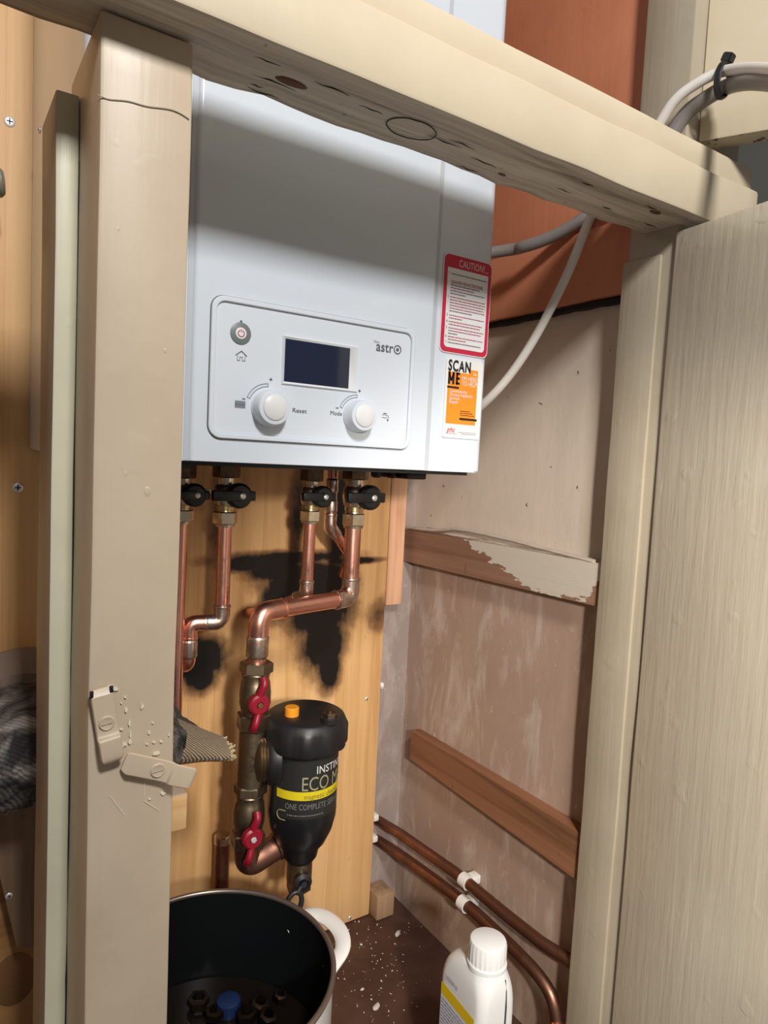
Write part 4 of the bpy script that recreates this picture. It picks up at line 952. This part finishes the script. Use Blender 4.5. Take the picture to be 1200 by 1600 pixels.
bm.faces.new(rings[0][::-1]); obj('cap', bm, newmat('cap_white', (.80, .80, .80), .4), t)
# sight strip and label on the wide left side
bm = B(); A_ = camdir_b = math.atan2(-by, -bx)+.32
sweep(bm, [bp(-.0212, .008, zt-.034), bp(-.0240, .008, zt-.046), bp(-.0254, .008, zt-.062)], .0010, 8)
sweep(bm, [bp(-.0254, .008, z) for z in (zt-.060, FL+.01)], .0010, 8); obj('level_strip', bm, newmat('strip_grey', (.05, .07, .07), .4), t)
def side(u, z, d=.0003): return bp(u, -.0245-d, z)
def sidepatch(bm, pts, d):
    bm.faces.new([bm.verts.new(side(u, z, d)) for u, z in pts])
bm = B(); sidepatch(bm, [(-.015, zt-.075), (.044, zt-.075), (.044, FL+.03), (-.015, FL+.03)], .0003); lb_ = obj('label', bm, newmat('bottle_label', (.74, .74, .76), .4), t)
bm = B(); sidepatch(bm, [(-.015, zt-.084), (.044, zt-.084), (.044, zt-.071), (-.015, zt-.071)], .0005); obj('yellow_band', bm, label_yel, lb_)
bm = B(); rnd = random.Random(6)
for k in range(14):
    u = .042; z = zt-.088-k*.0040
    while u > -.010:
        Lw = rnd.uniform(.002, .007); sidepatch(bm, [(u, z), (u-Lw, z), (u-Lw, z-.0014), (u, z-.0014)], .0006); u -= Lw+.001
obj('small_print', bm, label_txt, lb_)
bm = B(); u = .040
text(bm, 'L0209 B', 0, 0, 0, .0065, None, 0, 0, lambda x, z: bp(.036-x, -.0246-.0006, zt-.062+z)); obj('batch_code', bm, label_txt, t)

# ------------------------------------------------------------------ cables, cable tie
wc = [at(1240, 112, Y=.30), at(1200, 108, Y=.335), at(1165, 107, Y=.365), at(1128, 112, Y=.392), at(1090, 130, Y=.410), at(1052, 160, Y=.428), Vector((.588, .451, .326))]
wl = [at(945, 296, Y=.500), at(920, 345, Y=.510), at(888, 425, Y=.525), at(843, 515, Y=.550), at(803, 578, Y=.575), at(765, 622, Y=.60), at(725, 656, Y=.64)]
bm = B(); sweep(bm, smooth_curve(wc+[Vector((.574, .482, .310)), Vector((.560, .495, .285))]+wl+[at(690, 680, Y=.69)], 8), .0049, 14)
tag(obj('white_cable', bm, cable_w), 'thin white cable looping over the rail and down behind the boiler', 'cable')
gc = [at(1240, 133, Y=.30), at(1200, 128, Y=.335), at(1165, 128, Y=.365), at(1135, 136, Y=.392), at(1100, 156, Y=.412), at(1070, 180, Y=.430), Vector((.609, .449, .325)), Vector((.600, .484, .308)), Vector((.588, .500, .280))]
gl = [at(950, 310, Y=.530), at(905, 346, Y=.56), at(862, 370, Y=.59), at(820, 385, Y=.62), at(785, 392, Y=.65), Vector((.4855, .75, .245))]
bm = B(); sweep(bm, smooth_curve(gc+gl, 8), .0072, 16)
tag(obj('grey_cable', bm, cable_g), 'thick grey cable lying under the white one and going behind the boiler', 'cable')
tc = (at(1130, 112, Y=.392)+at(1130, 138, Y=.392))/2
bm = B(); axd = (wc[2]-wc[4]).normalized(); uu = Vector((0, 0, 1)); uu = (uu-axd*uu.dot(axd)).normalized(); ww = axd.cross(uu)
loop = [tc+uu*math.sin(2*PI*i/36)*.0150+ww*math.cos(2*PI*i/36)*.0100 for i in range(37)]; sweep(bm, loop, .0021, 8, 1.6, axd, cap=False)
t = obj('cable_tie', bm, black_pl); tag(t, 'black cable tie binding the white and grey cables', 'cable tie')
bm = B(); hc = tc+uu*.0185+axd*.001-ww*.0; t_ = bmesh.new(); bmesh.ops.create_cube(t_, size=1); bmesh.ops.bevel(t_, geom=t_.edges[:], offset=.12, segments=2, affect='EDGES')
merge(bm, t_, 0, Matrix.Translation(hc) @ Matrix((axd, ww, uu)).transposed().to_4x4() @ Matrix.Rotation(.35, 4, 'Y') @ Matrix.Diagonal((.0100, .0085, .0080, 1))); obj('tie_head', bm, black_pl, t)

# ------------------------------------------------------------------ turn-button catches on the left post
def catch(p0, p1, wd, label, chipped=False):
    a = at(*p0, Y=YP-.003); b = at(*p1, Y=YP-.003); d = (b-a); L = d.length; d.normalize(); n = Vector((0, -1, 0)); s = d.cross(n)
    t = thing('turn_button', (a+b)/2, label, 'catch', 'painted turn-button catches on the left post')
    prof = [(0, -.0005), (.0035, .0022), (.006, .0024), (.58*L, .0024), (.66*L, .0052), (.72*L, .0058), (.93*L, .0058), (L, .0040)]
    prof = [(x, h-.0008) for x, h in prof]
    bm = B(); W = wd/2; rows = []
    pr2 = [Vector((x, h, 0)) for x, h in prof]; pr2 = smooth_curve(pr2, 4)
    for q in pr2:
        x, h = q.x, q.y; e = min(x, L-x); ww_ = W*(1-.25*max(0, 1-e/.0035)**2); o_ = a+d*x+n*(h+.0005)
        rows.append([bm.verts.new(o_-s*ww_), bm.verts.new(o_-s*ww_*.9+n*.0011), bm.verts.new(o_+n*.0013), bm.verts.new(o_+s*ww_*.9+n*.0011), bm.verts.new(o_+s*ww_), bm.verts.new(o_-n*.0012)])
    for A, Q in zip(rows, rows[1:]):
        for i in range(6): bm.faces.new((A[i], A[(i+1) % 6], Q[(i+1) % 6], Q[i]))
    bm.faces.new(rows[0][::-1]); bm.faces.new(rows[-1]); obj('plate', bm, cream_post, t)
    sc = a+d*(.46*L)+n*.0034; bm = B(); lathe(bm, [(.0046, -.002), (.0046, .0004), (.0040, .0010), (.0033, .0006), (0, .0010)], sc, n, 28)
    scw = obj('screw', bm, cream_post, t)
    bm = B(); sl = (Vector((1, 0, .12))).normalized(); sweep(bm, [sc-sl*.0032+n*.0011, sc+sl*.0032+n*.0011], .00035, 6); obj('slot', bm, grey_cream, scw)
    if chipped:
        bm = B()
        for sg in (-1, 1): c = a+d*.0015+s*sg*W*.85+n*.002; box(bm, c.x-.0011, c.x+.0011, c.y-.0010, c.y+.001, c.z-.0026, c.z+.0022, .0005)
        obj('bare_metal_chip', bm, black_pl, t)
catch((157, 1076), (174, 1186), .0135, 'upright cream painted turn button, its top end chipped to dark metal', True)
catch((194, 1190), (300, 1212), .0140, 'cream painted turn button lying sideways past the post edge')

# ------------------------------------------------------------------ timber, rag and lumber on the left
p0 = at(293, 1240, Y=.66); p1 = at(293, 1294, Y=.66)
t = thing('sawn_timber', (p0.x-.025, .76, p1.z), 'sawn timber length with a white painted top and bare end, left of the filter', 'timber')
bm = B(); rough_box(bm, p0.x-.058, p0.x, .66, YB-.001, p1.z, p0.z, .02, .0008, 14, .0012); obj('length', bm, pine_end, t)
bm = B(); rough_box(bm, p0.x-.057, p0.x-.001, .6605, YB-.001, p0.z-.0002, p0.z+.0012, .02, .0003, 14, 0); obj('painted_top', bm, cream_post, t)
def loft(bm, st, seg=28, amp=.004, ns=30, seed=0):
    rings = []
    for (c, hy, hz) in st:
        c = Vector(c); rings.append([bm.verts.new(c+Vector((0, math.cos(2*PI*i/seg)*hy, math.sin(2*PI*i/seg)*hz))) for i in range(seg)])
    for A, Q in zip(rings, rings[1:]):
        for i in range(seg): bm.faces.new((A[i], A[(i+1) % seg], Q[(i+1) % seg], Q[i]))
    bm.faces.new(rings[0][::-1]); bm.faces.new(rings[-1])
    for v in bm.verts: v.co += noise.noise_vector(v.co*ns+Vector((seed, 0, 0)))*amp + noise.noise_vector(v.co*ns*2.7+Vector((0, seed, 0)))*amp*.45
def stations(keys, n):
    out = []
    for i in range(n+1):
        q = i/n*(len(keys)-1); k = min(int(q), len(keys)-2); f = q-k; f = f*f*(3-2*f); A, Q = keys[k], keys[k+1]
        out.append((Vector(A[0]).lerp(Vector(Q[0]), f), A[1]+(Q[1]-A[1])*f, A[2]+(Q[2]-A[2])*f))
    return out
YR = .68
def st_(x, ya, yb, hy=.05, Y=YR):
    a = at(x, ya, Y=Y); b = at(x, yb, Y=Y); return ((a+b)/2, hy, (a.z-b.z)/2)
t = thing('dirty_cloth', at(60, 1240, Y=YR), 'dirty grey and beige ribbed cloth bundle hanging out behind the left post', 'cloth')
bm = B(); loft(bm, stations([st_(-120, 1150, 1250, .03), st_(-40, 1110, 1262, .06), st_(30, 1078, 1245, .07), st_(120, 1050, 1215, .07), st_(220, 1062, 1190, .06), st_(268, 1110, 1186, .045)], 60), 48, .007, 34, 2); obj('bundle', bm, rag_m, t)
bm = B(); loft(bm, stations([st_(225, 1108, 1188, .045), st_(270, 1122, 1186, .040), st_(315, 1142, 1184, .032), st_(348, 1152, 1182, .026)], 40), 40, .0016, 30, 5); obj('cuff', bm, cuff_m, t)
bm = B(); rnd = random.Random(9); ce_ = st_(352, 1155, 1182, .024)
for i in range(90):
    a_ = rnd.uniform(0, 2*PI); k = rnd.uniform(.3, 1.0); p = ce_[0]+Vector((0, math.cos(a_)*ce_[1]*k, math.sin(a_)*ce_[2]*k)); dv = Vector((rnd.uniform(.001, .005), rnd.uniform(-.003, .003), rnd.uniform(-.003, .003)))
    sweep(bm, [p-Vector((.003, 0, 0)), p+dv*.5, p+dv+Vector((0, 0, rnd.uniform(-.001, .001)))], .0010, 6)
obj('frayed_edge', bm, newmat('beige_threads', (.45, .36, .22), .9), t)
# drape of dark cloth up behind the post
bm = B(); loft(bm, stations([st_(215, 1085, 1130, .02, .72), st_(262, 1085, 1130, .02, .72), st_(285, 1118, 1135, .014, .72), st_(330, 1148, 1158, .008, .72)], 30), 24, .004, 40, 8); obj('dark_fold', bm, newmat('dark_cloth', (.05, .045, .045), .9), t)
t = thing('paper_bag', at(30, 1090, Y=.78), 'crumpled brown-grey paper lying behind the cloth bundle at the left edge', 'paper')
bm = B(); loft(bm, stations([st_(-90, 1060, 1130, .02, .79), st_(-10, 1022, 1120, .03, .79), st_(60, 1016, 1110, .03, .79), st_(120, 1030, 1110, .02, .79)], 16), 14, .009, 22, 4); obj('sheet', bm, paper_m, t, smooth=False)
# lumber under the rag
p0 = at(0, 1262, Y=.70); p1 = at(60, 1480, Y=.70)
bm = B(); f_ = [at(*q, Y=.70) for q in ((-60, 1262), (110, 1215), (110, 1480), (26, 1480), (0, 1370), (-60, 1150))]
plate(bm, [(q.x, q.z) for q in (f_[0], f_[1], f_[2], f_[3], f_[4])], .70, .716)
t = obj('brown_panel', bm, old_ply, None, smooth=False); tag(t, 'dark brown offcut panel with one screw, slanting below the cloth bundle', 'offcut')
cross_screw(t, 'screw', at(14, 1400, Y=.6995), .0032)
bm = B(); rough_box(bm, -.30, .135, .735, .755, FL+.001, at(20, 1330, Y=.735).z, .02, .0006, 12, .0012)
pine_low, _ = wood('amber_pine', (.55, .31, .13), (.45, .24, .09), (.30, .14, .05), .5, 'X', .5)
t = obj('pine_offcut', bm, pine_low); tag(t, 'knotty pine plank standing on the floor in the bottom left corner', 'plank')
kc = at(22, 1530, Y=.7345); bm = B(); lathe(bm, [(1, 0), (.9, .0006), (0, .0008)], (0, 0, 0), (0, -1, 0), 28)
for v in bm.verts: v.co = Vector((kc.x+v.co.x*.020, kc.y+v.co.y, kc.z+v.co.z*.028))
obj('knot', bm, newmat('dark_knot', (.24, .12, .05), .5), t)
# bits at the upper left edge of the board
bm = B(); p = at(-12, 285, Y=.80); cyl(bm, (p.x-.04, .80, p.z-.004), (p.x+.010, .80, p.z+.002), .014, 28, bev=.003)
tag(obj('grey_conduit_end', bm, newmat('grey_conduit', (.24, .23, .18), .5)), 'rounded grey pipe end poking in at the upper left edge of the picture', 'conduit')

# ------------------------------------------------------------------ crumbs of plaster on the floor
rnd = random.Random(21); bm = B(); big = []
for i in range(150):
    px = rnd.gauss(585, 40); py = rnd.gauss(1500, 48)
    if py < 1425 or px < 520 or px > 690: continue
    p = at(px, py, Z=FL+.001); s_ = abs(rnd.gauss(0, .0006))+.0004
    t_ = bmesh.new(); bmesh.ops.create_icosphere(t_, subdivisions=1, radius=s_)
    for v in t_.verts: v.co = v.co*rnd.uniform(.6, 1.3)
    merge(bm, t_, 0, Matrix.Translation(p) @ Matrix.Rotation(rnd.uniform(0, 3), 4, 'Z') @ Matrix.Diagonal((1.3, .8, .5, 1)))
tag(obj('plaster_crumbs', bm, newmat('plaster_white', (.62, .56, .50), .9)), 'scatter of tiny white plaster crumbs on the dark floor', 'debris', kind='stuff')
for x, y, lab_ in ((622, 1458, 'larger white plaster flake near the wall'), (588, 1573, 'larger white plaster flake near the bottle and pot')):
    bm = B(); p = at(x, y, Z=FL+.0015); t_ = bmesh.new(); bmesh.ops.create_icosphere(t_, subdivisions=2, radius=1)
    merge(bm, t_, 0, Matrix.Translation(p) @ Matrix.Rotation(.6, 4, 'Z') @ Matrix.Diagonal((.008, .0035, .0018, 1)))
    for v in bm.verts: v.co += noise.noise_vector(v.co*160)*.0022
    tag(obj('plaster_flake', bm, newmat('plaster_white', (.70, .65, .60), .9)), lab_, 'debris')
# clean helper property
for o in bpy.data.objects:
    if '_o' in o.keys(): del o['_o']
